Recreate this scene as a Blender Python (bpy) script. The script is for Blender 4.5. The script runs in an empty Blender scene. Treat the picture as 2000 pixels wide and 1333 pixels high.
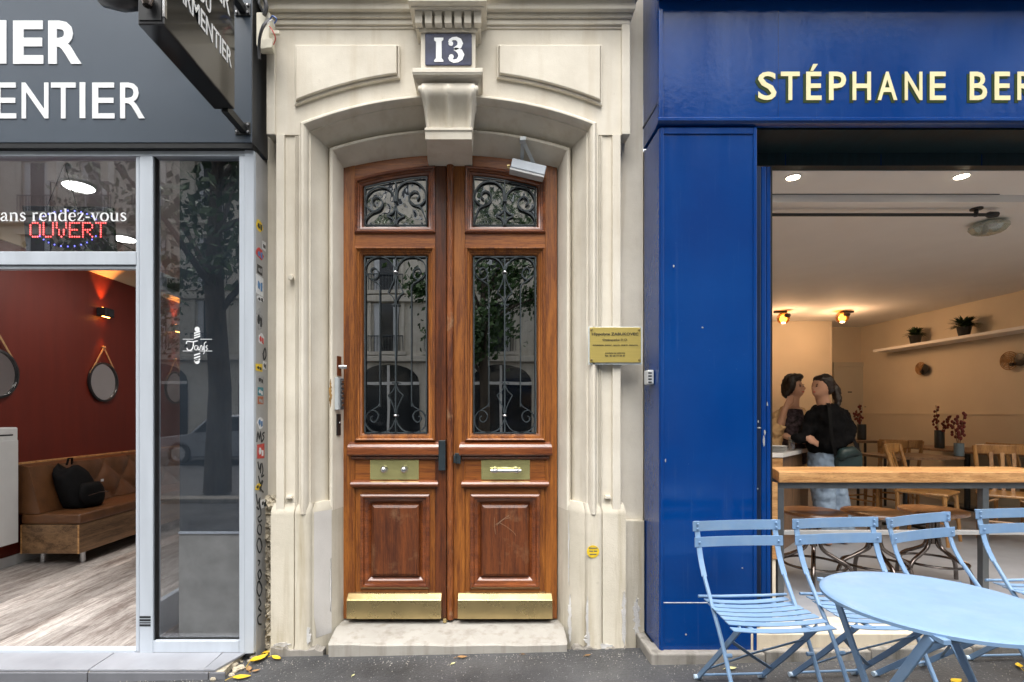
import bpy, bmesh, math, random
from mathutils import Vector, Matrix
R = math.radians
random.seed(7)
S = bpy.context.scene
COL = S.collection

# ---------------------------------------------------------------- camera
# facade faces -Y; camera at the origin of X/Y, eye height EYE, level, with a shifted lens (18 mm)
EYE, PX, PY, F = 1.36, 950.0, 805.0, 1000.0
cam_d = bpy.data.cameras.new('camera')
cam_d.sensor_width = 36.0; cam_d.lens = 18.0
cam_d.shift_x = (1000 - PX) / 2000; cam_d.shift_y = (PY - 666.5) / 2000
cam_d.clip_start = 0.05; cam_d.clip_end = 400
cam = bpy.data.objects.new('camera', cam_d); COL.objects.link(cam)
cam.location = (0, 0, EYE); cam.rotation_euler = (R(90), 0, 0)
S.camera = cam

# ---------------------------------------------------------------- sky and soft sun (overcast)
w = bpy.data.worlds.new('World'); S.world = w; w.use_nodes = True
wn = w.node_tree.nodes; wl = w.node_tree.links
for n in list(wn): wn.remove(n)
sky = wn.new('ShaderNodeTexSky'); sky.sky_type = 'NISHITA'; sky.sun_disc = False
sky.sun_elevation = R(68); sky.sun_rotation = R(188); sky.air_density = 1.0; sky.dust_density = 4.0
hs = wn.new('ShaderNodeHueSaturation'); hs.inputs['Saturation'].default_value = 0.22
bg = wn.new('ShaderNodeBackground'); bg.inputs['Strength'].default_value = 0.15
wo = wn.new('ShaderNodeOutputWorld')
wl.new(sky.outputs[0], hs.inputs['Color']); wl.new(hs.outputs[0], bg.inputs[0]); wl.new(bg.outputs[0], wo.inputs[0])
sun_d = bpy.data.lights.new('sun', 'SUN'); sun_d.energy = 1.4; sun_d.angle = R(60); sun_d.color = (1, .97, .92)
sun = bpy.data.objects.new('sun', sun_d); COL.objects.link(sun)
sun.rotation_euler = Vector((0.06, 0.42, -0.90)).to_track_quat('-Z', 'Y').to_euler()
sun.location = (-2, -6, 14)
S.render.engine = 'CYCLES'
S.view_settings.view_transform = 'Standard'; S.view_settings.look = 'None'
S.view_settings.gamma = 1; S.view_settings.use_curve_mapping = False
S.view_settings.exposure = 1.55
S.cycles.max_bounces = 5; S.cycles.transparent_max_bounces = 10; S.cycles.diffuse_bounces = 3; S.cycles.glossy_bounces = 3; S.cycles.transmission_bounces = 2
S.cycles.caustics_reflective = False; S.cycles.caustics_refractive = False
S.cycles.use_denoising = True; S.cycles.use_adaptive_sampling = True; S.cycles.adaptive_threshold = .02

# ---------------------------------------------------------------- measuring helpers
def ux(u, Y): return (u - PX) * Y / F          # photo column at depth Y -> world X
def vz(v, Y): return EYE + (PY - v) * Y / F    # photo row at depth Y -> world Z
def gz(x): return 0.022 * (x + 0.1) + .012            # the pavement falls gently to the left

# ---------------------------------------------------------------- mesh helpers
BASE = {}                                      # world base of each thing / part
def link(o): COL.objects.link(o); return o
class MB:
    def __init__(s): s.v = []; s.f = []
    def add(s, vs, fs):
        k = len(s.v); s.v += [tuple(p) for p in vs]; s.f += [tuple(i + k for i in f) for f in fs]; return s
    def box(s, x0, x1, y0, y1, z0, z1):
        if x0 > x1: x0, x1 = x1, x0
        if y0 > y1: y0, y1 = y1, y0
        if z0 > z1: z0, z1 = z1, z0
        return s.add([(x0,y0,z0),(x1,y0,z0),(x1,y1,z0),(x0,y1,z0),(x0,y0,z1),(x1,y0,z1),(x1,y1,z1),(x0,y1,z1)],
                     [(0,3,2,1),(4,5,6,7),(0,1,5,4),(1,2,6,5),(2,3,7,6),(3,0,4,7)])
    def prism(s, pts, y0, y1):                 # pts: list of (x,z), extruded along Y
        n = len(pts)
        a = sum(pts[i][0]*pts[(i+1)%n][1] - pts[(i+1)%n][0]*pts[i][1] for i in range(n))
        if a < 0: pts = pts[::-1]
        vs = [(x, y0, z) for x, z in pts] + [(x, y1, z) for x, z in pts]
        fs = [tuple(range(n)), tuple(range(2*n-1, n-1, -1))] + [((i+1)%n, i, n+i, n+(i+1)%n) for i in range(n)]
        return s.add(vs, fs)
    def slab(s, pts, z0, z1):                  # pts: list of (x,y), extruded along Z
        n = len(pts)
        a = sum(pts[i][0]*pts[(i+1)%n][1] - pts[(i+1)%n][0]*pts[i][1] for i in range(n))
        if a < 0: pts = pts[::-1]
        vs = [(x, y, z0) for x, y in pts] + [(x, y, z1) for x, y in pts]
        fs = [tuple(range(n-1, -1, -1)), tuple(range(n, 2*n))] + [(i, (i+1)%n, n+(i+1)%n, n+i) for i in range(n)]
        return s.add(vs, fs)
    def loft(s, rings, closed=True, cap0=False, cap1=False):
        n = len(rings[0]); vs = [p for r in rings for p in r]; fs = []
        for k in range(len(rings)-1):
            for i in range(n if closed else n-1):
                j = (i+1) % n
                fs.append((k*n+i, k*n+j, (k+1)*n+j, (k+1)*n+i))
        if cap0: fs.append(tuple(range(n-1, -1, -1)))
        if cap1: fs.append(tuple((len(rings)-1)*n + i for i in range(n)))
        return s.add(vs, fs)
    def tube(s, pts, r, n=8, caps=True, closed=False):
        pts = [Vector(p) for p in pts]; m = len(pts)
        rs = r if isinstance(r, (list, tuple)) else [r]*m
        rings = []; up = None
        for i in range(m):
            if closed: t = (pts[(i+1)%m] - pts[i-1])
            else: t = pts[min(i+1, m-1)] - pts[max(i-1, 0)]
            t.normalize()
            if up is None: up = Vector((0,0,1)) if abs(t.z) < .9 else Vector((1,0,0))
            a = t.cross(up)
            if a.length < 1e-4: a = t.cross(Vector((0,1,0)))
            a.normalize(); b = a.cross(t).normalized(); up = b
            rings.append([pts[i] + (a*math.cos(2*math.pi*k/n) + b*math.sin(2*math.pi*k/n))*rs[i] for k in range(n)])
        if closed: rings.append(rings[0]); caps = False
        return s.loft(rings, True, caps, caps)
    def bar(s, pts, wd, th, side=(1,0,0)):     # flat bar: wd across `side`, th across the rest
        pts = [Vector(p) for p in pts]; m = len(pts); sd = Vector(side).normalized(); rings = []
        for i in range(m):
            t = (pts[min(i+1,m-1)] - pts[max(i-1,0)]).normalized()
            a = (sd - t*sd.dot(t))
            a = a.normalized(); b = t.cross(a).normalized()
            rings.append([pts[i]+a*wd/2+b*th/2, pts[i]-a*wd/2+b*th/2, pts[i]-a*wd/2-b*th/2, pts[i]+a*wd/2-b*th/2])
        return s.loft(rings, True, True, True)
    def lathe(s, prof, c, n=20, axis='z'):     # prof: (r, h) pairs
        rings = []
        for r, h in prof:
            ring = []
            for k in range(n):
                a = 2*math.pi*k/n; p, q = r*math.cos(a), r*math.sin(a)
                ring.append((c[0]+p, c[1]+q, c[2]+h) if axis == 'z' else (c[0]+p, c[1]+h, c[2]-q) if axis == 'y' else (c[0]+h, c[1]+p, c[2]+q))
            rings.append(ring)
        return s.loft(rings, True, True, True)
    def ell(s, c, r, n=12, m=8):
        rings = []
        for j in range(m+1):
            t = math.pi*(j+.0)/m; t = min(max(t, .06), math.pi-.06)
            rings.append([(c[0]+r[0]*math.sin(t)*math.cos(2*math.pi*k/n), c[1]+r[1]*math.sin(t)*math.sin(2*math.pi*k/n), c[2]-r[2]*math.cos(t)) for k in range(n)])
        return s.loft(rings, True, True, True)
    def build(s, name, mat, parent=None, smooth=False, bevel=0, seg=2, fix=True):
        b = Vector(BASE.get(parent.as_pointer(), (0,0,0))) if parent else Vector((0,0,0))
        me = bpy.data.meshes.new(name)
        me.from_pydata([Vector(p) - b for p in s.v], [], s.f)
        if fix:
            bm = bmesh.new(); bm.from_mesh(me); bmesh.ops.recalc_face_normals(bm, faces=bm.faces); bm.to_mesh(me); bm.free()
        me.materials.append(M[mat] if isinstance(mat, str) else mat)
        if smooth:
            me.polygons.foreach_set('use_smooth', [True]*len(me.polygons))
            if smooth != 'all' and hasattr(me, 'set_sharp_from_angle'): me.set_sharp_from_angle(angle=R(40))
        o = bpy.data.objects.new(name, me); link(o)
        if parent: o.parent = parent; BASE[o.as_pointer()] = tuple(b)
        if bevel:
            md = o.modifiers.new('b', 'BEVEL'); md.width = bevel; md.segments = seg; md.limit_method = 'ANGLE'; md.angle_limit = R(35)
        return o
def tag(o, label, cat, group=None):
    o['label'] = label; o['category'] = cat
    if group: o['group'] = group
    return o
def thing(name, label, cat, loc=(0,0,0), group=None):
    o = bpy.data.objects.new(name, None); link(o); o.location = loc; o.empty_display_size = .1
    BASE[o.as_pointer()] = tuple(loc)
    return tag(o, label, cat, group)
def struct(o): o['kind'] = 'structure'; return o
def copy_tree(o, parent=None):
    c = o.copy(); link(c); c.parent = parent
    for ch in list(o.children): copy_tree(ch, c)
    return c
def box(name, mat, parent, x0, x1, y0, y1, z0, z1, bevel=0, smooth=False):
    return MB().box(x0, x1, y0, y1, z0, z1).build(name, mat, parent, smooth, bevel)
def fb(name, mat, parent, u0, u1, v0, v1, Y, depth, bevel=0):   # a box whose front face sits at depth Y
    return box(name, mat, parent, ux(u0, Y), ux(u1, Y), Y, Y+depth, vz(v1, Y), vz(v0, Y), bevel)

def text_mesh(body, bold=0.0, ext=0.0, res=3):
    cu = bpy.data.curves.new('t', 'FONT'); cu.body = body; cu.size = 1; cu.offset = bold; cu.extrude = ext; cu.resolution_u = res
    o = bpy.data.objects.new('t', cu); link(o)
    dg = bpy.context.evaluated_depsgraph_get(); dg.update()
    me = bpy.data.meshes.new_from_object(o.evaluated_get(dg))
    vs = [v.co.copy() for v in me.vertices]; fs = [tuple(p.vertices) for p in me.polygons]
    bpy.data.objects.remove(o); bpy.data.curves.remove(cu); bpy.data.meshes.remove(me)
    return vs, fs
def lettering(name, body, mat, parent, o, ax, az, wid, hgt, thick=.004, bold=0.0, measure=None):
    """body fitted in a wid x hgt box (cap height) from o along unit ax / az; thickness towards ax x az"""
    vs, fs = text_mesh(body, bold, 1.0)
    ms, _ = text_mesh(measure or body, bold)
    x0 = min(v.x for v in ms); x1 = max(v.x for v in ms); y0 = min(v.y for v in ms); y1 = max(v.y for v in ms)
    ax = Vector(ax); az = Vector(az); nn = ax.cross(az)
    mb = MB(); mb.v = [tuple(Vector(o) + ax*((v.x-x0)/(x1-x0)*wid) + az*((v.y-y0)/(y1-y0)*hgt) + nn*(v.z*thick/2)) for v in vs]; mb.f = fs
    return mb.build(name, mat, parent, fix=False)
def front_text(name, body, mat, parent, u0, u1, v0, v1, Y, thick=.004, bold=0.0, measure=None):
    return lettering(name, body, mat, parent, (ux(u0,Y), Y, vz(v1,Y)), (1,0,0), (0,0,1), ux(u1,Y)-ux(u0,Y), vz(v0,Y)-vz(v1,Y), thick, bold, measure)

# ---------------------------------------------------------------- materials
M = {}
def nt(name):
    m = bpy.data.materials.new(name); m.use_nodes = True; M[name] = m
    t = m.node_tree; p = t.nodes['Principled BSDF']; return m, t, p
def setc(sock, c): sock.default_value = (c[0], c[1], c[2], 1)
def coords(t, scale=(1,1,1), obj=False):
    if obj: src = t.nodes.new('ShaderNodeTexCoord').outputs['Object']
    else: src = t.nodes.new('ShaderNodeNewGeometry').outputs['Position']
    mp = t.nodes.new('ShaderNodeMapping'); mp.inputs['Scale'].default_value = scale
    t.links.new(src, mp.inputs['Vector']); return mp.outputs[0]
def noise(t, vec, scale, detail=4, rough=.55, dist=0):
    n = t.nodes.new('ShaderNodeTexNoise'); n.inputs['Scale'].default_value = scale; n.inputs['Detail'].default_value = detail
    n.inputs['Roughness'].default_value = rough; n.inputs['Distortion'].default_value = dist
    t.links.new(vec, n.inputs['Vector']); return n.outputs['Fac']
def ramp(t, fac, stops):
    r = t.nodes.new('ShaderNodeValToRGB'); e = r.color_ramp.elements
    while len(e) > 1: e.remove(e[0])
    e[0].position = stops[0][0]; e[0].color = (*stops[0][1], 1)
    for p, c in stops[1:]: k = e.new(p); k.color = (*c, 1)
    t.links.new(fac, r.inputs[0]); return r.outputs[0]
def mix(t, fac, a, b, mode='MIX'):
    n = t.nodes.new('ShaderNodeMix'); n.data_type = 'RGBA'; n.blend_type = mode
    if isinstance(fac, (int, float)): n.inputs['Factor'].default_value = fac
    else: t.links.new(fac, n.inputs['Factor'])
    for i, x in (('A', a), ('B', b)):
        sk = [q for q in n.inputs if q.name == i and q.type == 'RGBA'][0]
        if isinstance(x, (tuple, list)): setc(sk, x)
        else: t.links.new(x, sk)
    return [q for q in n.outputs if q.type == 'RGBA'][0]
def bump(t, p, h, strength, dist=.01):
    b = t.nodes.new('ShaderNodeBump'); b.inputs['Strength'].default_value = strength; b.inputs['Distance'].default_value = dist
    t.links.new(h, b.inputs['Height']); t.links.new(b.outputs[0], p.inputs['Normal']); return b
def sc(c, k): return tuple(min(1, x*k) for x in c)
def mat(name, base, rough=.5, metal=0, var=.12, scale=6, stretch=(1,1,1), bmp=0, bscale=60, coat=0, obj=False, rnd=0, spec=.5, rvar=0, bdist=.004):
    m, t, p = nt(name); vec = coords(t, stretch, obj)
    f = noise(t, vec, scale, 5)
    col = ramp(t, f, [(.3, sc(base, 1-var)), (.7, sc(base, 1+var))])
    if rnd:
        oi = t.nodes.new('ShaderNodeObjectInfo')
        col = mix(t, 1.0, col, ramp(t, oi.outputs['Random'], [(0, (1-rnd,)*3), (1, (1,)*3)]), 'MULTIPLY')
    t.links.new(col, p.inputs['Base Color'])
    p.inputs['Roughness'].default_value = rough; p.inputs['Metallic'].default_value = metal
    p.inputs['Coat Weight'].default_value = coat; p.inputs['Coat Roughness'].default_value = .12; p.inputs['Specular IOR Level'].default_value = spec
    if rvar:
        rr = t.nodes.new('ShaderNodeMapRange'); rr.inputs[3].default_value = max(0, rough-rvar); rr.inputs[4].default_value = min(1, rough+rvar)
        t.links.new(noise(t, vec, scale*2.3, 4), rr.inputs[0]); t.links.new(rr.outputs[0], p.inputs['Roughness'])
    if bmp: bump(t, p, noise(t, vec, bscale, 3), bmp, bdist)
    return m
def emis(name, col, strength, base=(.8,.8,.8)):
    m, t, p = nt(name); setc(p.inputs['Base Color'], base); setc(p.inputs['Emission Color'], col); p.inputs['Emission Strength'].default_value = strength; return m
def stone(name, a, b, stain, amount, bmp=.25):
    m, t, p = nt(name); v1 = coords(t); v2 = coords(t, (9, 9, .7))
    c = ramp(t, noise(t, v1, 3.5, 6, .62), [(.28, a), (.72, b)])
    st = ramp(t, noise(t, v2, 1.4, 5, .6), [(.50, (0,0,0)), (.72, (amount,)*3)])
    c = mix(t, st, c, stain)
    sp = ramp(t, noise(t, v1, 26, 5, .7), [(.66, (0,0,0)), (.80, (amount*.9,)*3)])
    c = mix(t, sp, c, sc(stain, .55))
    t.links.new(c, p.inputs['Base Color']); p.inputs['Roughness'].default_value = .8; p.inputs['Specular IOR Level'].default_value = .3
    h = mix(t, .5, noise(t, v1, 38, 5), noise(t, v1, 160, 3))
    bump(t, p, h, bmp, .006); return m
def wood(name, dark, light, stretch, coat=.35, rough=.38, scale=7, obj=False, wear=None, rnd=0, fig=5, sharp=False):
    m, t, p = nt(name); v1 = coords(t, stretch, obj)
    big = noise(t, v1, scale*.35, 3, .5, .8)
    fine = noise(t, v1, scale*2.6, 6, .7, .5)
    lo, hi = (.44,.57) if sharp else (.40,.61)
    f = mix(t, .55, big, fine)
    c = ramp(t, f, [(lo, dark), (.5, tuple((d+l)/2 for d, l in zip(dark, light))), (hi, light)])
    pores = ramp(t, noise(t, v1, scale*9, 2, .5), [(.60, (1,1,1)), (.72, (.55,.5,.45))])
    c = mix(t, 1.0, c, pores, 'MULTIPLY')
    if rnd:
        oi = t.nodes.new('ShaderNodeObjectInfo')
        c = mix(t, 1.0, c, ramp(t, oi.outputs['Random'], [(0, (1-rnd,)*3), (1, (1,)*3)]), 'MULTIPLY')
    if wear:
        wv = coords(t, (1,1,1)); g = ramp(t, noise(t, wv, fig, 6, .65), [(.56, (0,0,0)), (.74, (.6,.6,.6))])
        c = mix(t, g, c, wear)
    t.links.new(c, p.inputs['Base Color']); p.inputs['Roughness'].default_value = rough
    p.inputs['Coat Weight'].default_value = coat; p.inputs['Coat Roughness'].default_value = .22
    bump(t, p, fine, .12, .003); return m
def glass(name, tint, refl, rough=.0, wob=0, wscale=6, body=None, bodyfac=0):
    """pane: clear transmission plus mirror reflection growing towards grazing angles"""
    m = bpy.data.materials.new(name); m.use_nodes = True; M[name] = m; t = m.node_tree
    for n in list(t.nodes): t.nodes.remove(n)
    out = t.nodes.new('ShaderNodeOutputMaterial'); tr = t.nodes.new('ShaderNodeBsdfTransparent'); gl = t.nodes.new('ShaderNodeBsdfGlossy')
    setc(tr.inputs[0], tint); gl.inputs['Roughness'].default_value = rough
    lw = t.nodes.new('ShaderNodeLayerWeight'); lw.inputs['Blend'].default_value = .5
    pw = t.nodes.new('ShaderNodeMath'); pw.operation = 'POWER'; pw.inputs[1].default_value = 5; t.links.new(lw.outputs['Facing'], pw.inputs[0])
    mr = t.nodes.new('ShaderNodeMapRange'); mr.inputs[1].default_value = 0; mr.inputs[2].default_value = 1; mr.inputs[3].default_value = refl; mr.inputs[4].default_value = 1
    t.links.new(pw.outputs[0], mr.inputs[0])
    base = tr.outputs[0]
    if body:
        df = t.nodes.new('ShaderNodeBsdfDiffuse'); setc(df.inputs[0], body); mm = t.nodes.new('ShaderNodeMixShader'); mm.inputs[0].default_value = bodyfac
        t.links.new(base, mm.inputs[1]); t.links.new(df.outputs[0], mm.inputs[2]); base = mm.outputs[0]
    ms = t.nodes.new('ShaderNodeMixShader'); t.links.new(mr.outputs[0], ms.inputs[0]); t.links.new(base, ms.inputs[1]); t.links.new(gl.outputs[0], ms.inputs[2])
    t.links.new(ms.outputs[0], out.inputs[0])
    if wob:
        b = t.nodes.new('ShaderNodeBump'); b.inputs['Strength'].default_value = wob; b.inputs['Distance'].default_value = .02
        t.links.new(noise(t, coords(t), wscale, 2), b.inputs['Height']); t.links.new(b.outputs[0], gl.inputs['Normal'])
    return m

stone('stone', (.62,.57,.475), (.77,.72,.615), (.48,.39,.26), .34)
stone('stone_plinth', (.50,.46,.37), (.64,.59,.49), (.33,.27,.17), .7, .35)
stone('stone_render', (.57,.545,.51), (.67,.645,.61), (.48,.44,.38), .35)
stone('stone_rough', (.42,.36,.26), (.66,.60,.48), (.14,.12,.09), 1.0, 1.0)
stone('stone_step', (.32,.30,.265), (.43,.41,.37), (.22,.19,.15), .7, .6)
stone('plaster_chip', (.50,.49,.47), (.74,.73,.71), (.36,.33,.29), .8, 1.0)
stone('stone_kerb', (.22,.205,.18), (.36,.335,.30), (.12,.11,.09), .9, .6)
stone('stone_far', (.62,.58,.50), (.74,.70,.62), (.4,.35,.28), .4)
stone('travertine', (.62,.52,.38), (.74,.66,.52), (.42,.33,.22), .5)
wood('oak_v', (.125,.031,.005), (.37,.125,.018), (11,11,.6), coat=.12, rough=.46, wear=(.16,.046,.010), fig=3)
wood('oak_h', (.135,.033,.006), (.36,.12,.019), (.6,11,11), coat=.12, rough=.46, wear=(.17,.05,.012), fig=3)
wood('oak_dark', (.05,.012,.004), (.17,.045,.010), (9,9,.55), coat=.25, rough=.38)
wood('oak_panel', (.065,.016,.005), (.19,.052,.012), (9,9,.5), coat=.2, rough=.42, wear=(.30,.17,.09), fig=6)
wood('oak_mould', (.10,.024,.008), (.26,.075,.020), (.6,6,6), coat=.5, rough=.28)
wood('oak_worn', (.075,.017,.005), (.33,.10,.022), (6,6,.7), coat=.3, rough=.45, wear=(.55,.40,.24), fig=8)
wood('bench_wood', (.08,.042,.018), (.27,.155,.075), (4,.5,9), coat=.2, rough=.45)
wood('plank', (.27,.225,.20), (.80,.74,.69), (7,.9,1), coat=.3, rough=.36, scale=4, rnd=.40)
wood('bar_wood', (.34,.155,.05), (.66,.37,.15), (.7,6,6), coat=.25, rough=.42)
wood('chair_wood', (.26,.12,.035), (.48,.25,.085), (5,5,.8), coat=.4, rough=.35, obj=True)
wood('stool_wood', (.20,.08,.028), (.38,.17,.065), (1,7,7), coat=.5, rough=.3, obj=True)
wood('counter_wood', (.12,.065,.035), (.26,.155,.09), (5,5,.6), coat=.2)
mat('iron', (.045,.058,.066), .40, .2, .3, 20, bmp=.2, bscale=90)
mat('iron_painted', (.02,.03,.036), .38, 0, .3, 14, bmp=.15, bscale=80)
mat('brass', (.56,.44,.22), .28, 1, .10, 4, (1,1,1), .03, 5, rvar=.08, bdist=.008)
mat('brass_polished', (.80,.76,.34), .17, .85, .06, 6, bmp=.12, bscale=9, bdist=.012)
mat('brass_plaque', (.60,.47,.14), .36, .55, .05, 5, (1,1,30))
mat('steel', (.55,.55,.56), .25, 1, .1, 12, rvar=.08)
mat('steel_dark', (.20,.17,.155), .22, 1, .25, 15, obj=True)
m, t, p = nt('blue'); v1 = coords(t); v2 = coords(t, (14,14,.5))      # brushed gloss paint with faint runs and dust
c = ramp(t, noise(t, v1, 1.6, 4), [(.3, (.0004,.031,.168)), (.7, (.001,.046,.215))])
c = mix(t, ramp(t, noise(t, v2, 3.2, 5, .7), [(.60, (0,0,0)), (.78, (.16,.16,.16))]), c, (.10,.16,.28))
c = mix(t, ramp(t, noise(t, v1, 55, 3, .6), [(.70, (0,0,0)), (.76, (.5,.5,.5))]), c, (.05,.10,.24))
t.links.new(c, p.inputs['Base Color']); p.inputs['Specular IOR Level'].default_value = .36
t.links.new(ramp(t, noise(t, v2, 2.0, 4), [(.35, (.09,)*3), (.7, (.20,)*3)]), p.inputs['Roughness'])
bump(t, p, mix(t, .5, noise(t, v1, 26, 3), noise(t, v1, 5, 2)), .10, .012)
mat('blue_dark', (.003,.012,.04), .3, 0, .2, 4, (4,4,1), bmp=.1, bscale=20)
mat('blue_side', (.05,.06,.12), .2, 0, .12, 3, bmp=.05, bscale=20, coat=.3)
mat('soffit_teal', (.006,.022,.03), .3, 0, .3, 5, (9,1,1))
mat('fascia_grey', (.070,.088,.112), .27, 0, .05, 1.4, bmp=.03, bscale=12)
mat('fascia_side', (.05,.052,.055), .45, 0, .15, 3)
mat('black_trim', (.012,.013,.014), .4)
mat('sign_black', (.010,.010,.011), .12, 0, .2, 6, coat=.3)
mat('alu', (.55,.60,.66), .38, .15, .07, 3, (4,4,.5), bmp=.05, bscale=120)
mat('alu_side', (.40,.40,.40), .45, .2, .14, 5, bmp=.1, bscale=60)
mat('white_letter', (.84,.86,.87), .45, 0, .03)
mat('gold_letter', (.80,.72,.42), .42, 0, .05)
mat('letter_shadow', (.020,.040,.008), .6, spec=.2)
mat('enamel_blue', (.030,.036,.075), .4, 0, .7, 9, bmp=.2, bscale=30, spec=.25)
mat('white_plastic', (.64,.65,.65), .4, 0, .04)
mat('cream_plastic', (.66,.62,.50), .5, 0, .08)
mat('grey_plastic', (.42,.45,.46), .4)
mat('dark_plastic', (.02,.02,.022), .35, 0, .2, 10)
mat('clear_edge', (.62,.66,.66), .15)
mat('tile_grey', (.30,.31,.34), .42, 0, .12, 5, bmp=.12, bscale=40, rnd=.12)
mat('tile_riser', (.19,.195,.215), .5, 0, .15, 5, bmp=.12, bscale=40, rnd=.15)
mat('red_wall', (.130,.0135,.0055), .5, 0, .10, 2.5, (1,6,.6))
mat('cream_paint', (.62,.50,.34), .6, 0, .06, 2)
mat('grey_ceiling', (.50,.48,.49), .7, 0, .06, 2)
mat('panel_film', (.050,.064,.078), .07, 0, .2, 3)
mat('panel_grey', (.32,.315,.29), .7, 0, .18, 9, bmp=.25, bscale=140)
mat('leather', (.120,.050,.019), .34, 0, .22, 9, bmp=.35, bscale=75, coat=.1)
mat('fabric_black', (.005,.005,.0055), .75, 0, .4, 22, bmp=.4, bscale=140, spec=.15)
mat('mirror', (.82,.82,.82), .02, 1, 0)
mat('rope', (.40,.24,.11), .8, 0, .2, 40)
mat('chair_blue', (.165,.275,.435), .46, 0, .07, 9, obj=True, bmp=.05, bscale=120, rvar=.06)
t = M['chair_blue'].node_tree; p = t.nodes['Principled BSDF']; src = p.inputs['Base Color'].links[0].from_socket; vo_ = coords(t, (1,1,1), True)
t.links.new(mix(t, ramp(t, noise(t, vo_, 34, 4, .7), [(.70, (0,0,0)), (.74, (.75,.75,.75))]), mix(t, ramp(t, noise(t, vo_, 7, 5, .7), [(.50, (0,0,0)), (.75, (.30,.30,.30))]), src, (.30,.36,.40)), (.13,.14,.15)), p.inputs['Base Color'])
mat('rubber', (.55,.68,.80), .5)
mat('white_ceiling', (.86,.85,.83), .75, 0, .03, 2)
mat('cafe_wall', (.70,.62,.49), .75, 0, .05, 1.6)
mat('cafe_wainscot', (.60,.53,.42), .7, 0, .05, 1.6)
mat('cafe_door_paint', (.55,.53,.46), .55, 0, .05, 2)
mat('cafe_floor', (.30,.31,.335), .35, 0, .12, 3, rvar=.1)
mat('marble', (.78,.76,.74), .18, 0, .08, 6)
mat('frame_grey', (.11,.12,.13), .42, .5, .15, 8)
mat('skin', (.48,.26,.17), .55, 0, .08, 8)
mat('hair', (.018,.010,.007), .45, 0, .5, 30, (20,20,2))
mat('jacket_black', (.005,.005,.006), .85, 0, .4, 16, bmp=.4, bscale=60, spec=.1)
mat('denim', (.24,.32,.43), .85, 0, .25, 12, bmp=.3, bscale=160)
mat('tan_cloth', (.62,.40,.20), .85, 0, .15, 10, bmp=.3, bscale=60)
mat('print_cloth', (.040,.028,.034), .8, 0, .98, 30, spec=.2)
mat('bag_green', (.012,.03,.032), .5, 0, .2, 12, (1,1,8))
mat('leaf_pot', (.025,.055,.018), .6, 0, .5, 20)
mat('pot_dark', (.02,.02,.02), .5)
mat('dry_flower', (.16,.030,.028), .8, 0, .5, 30)
mat('vase_glass', (.16,.22,.26), .12, 0, .1, 8, coat=.5)
mat('bottle_dark', (.05,.06,.065), .2)
mat('rattan', (.38,.22,.09), .7, 0, .3, 30)
mat('yellow_leaf', (.80,.52,.025), .55, 0, .2, 30, rnd=.15)
mat('brown_leaf', (.30,.17,.07), .7, 0, .35, 30, rnd=.4)
mat('pale_leaf', (.62,.60,.30), .6, 0, .2, 30)
mat('sticker_yellow', (.78,.54,.03), .5, 0, .2, 60)
mat('sticker_white', (.72,.73,.74), .5, 0, .15, 60)
mat('sticker_black', (.02,.02,.02), .5, 0, .3, 60)
mat('sticker_red', (.55,.05,.04), .5, 0, .3, 60)
mat('sticker_blue', (.07,.20,.42), .5, 0, .35, 60)
mat('sticker_teal', (.04,.22,.27), .5, 0, .3, 60)
mat('sticker_orange', (.40,.12,.05), .5, 0, .3, 60)
mat('sticker_grey', (.35,.35,.35), .6, 0, .4, 90)
mat('ink', (.015,.018,.02), .6)
mat('ink_grey', (.10,.11,.11), .7)
mat('wire_blue', (.03,.10,.35), .4); mat('wire_red', (.45,.04,.03), .4)
mat('paint_white', (.74,.74,.72), .6, 0, .1, 8)
mat('curtain', (.62,.64,.66), .8, 0, .2, 3, (20,20,.3))
mat('scratch', (.30,.19,.12), .8)
mat('rust', (.30,.17,.05), .8, 0, .4, 30)
mat('leaf_a', (.030,.072,.020), .55, 0, .4, 8, rnd=0); mat('leaf_b', (.055,.115,.03), .55, 0, .4, 8)
mat('bark', (.075,.06,.045), .9, 0, .4, 6, (3,3,.6), bmp=.8, bscale=18, bdist=.03)
mat('asphalt_road', (.06,.06,.062), .7, 0, .2, 3, bmp=.4, bscale=80)
mat('zinc', (.20,.22,.25), .5, 0, .1, 2)
mat('window_dark', (.02,.025,.03), .08, 0, .2, 2)
mat('car_paint', (.30,.32,.35), .2, .3, .05, 3, coat=.8)
emis('lamp_white', (1,.97,.92), 9.0); emis('lamp_warm', (1,.86,.62), 9.0)
emis('lamp_amber', (1,.42,.09), 5.0, (.6,.3,.1)); emis('lamp_filament', (1,.72,.32), 26.0)
emis('led_red', (1,.04,.03), 2.2); emis('led_blue', (.08,.10,1), 2.0); emis('lamp_orange', (1,.33,.06), 14.0)
glass('glass_window', (.93,.95,.95), .13)
glass('glass_shop', (.90,.91,.93), .13)
glass('glass_door', (.30,.33,.34), .46, wob=.012, wscale=3)
glass('glass_cast', (.26,.27,.28), .60, wob=.30, wscale=8)
glass('glass_amber', (.9,.55,.2), .15)
glass('glass_lamp', (.80,.88,.82), .22, body=(.5,.55,.5), bodyfac=.35)

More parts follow.
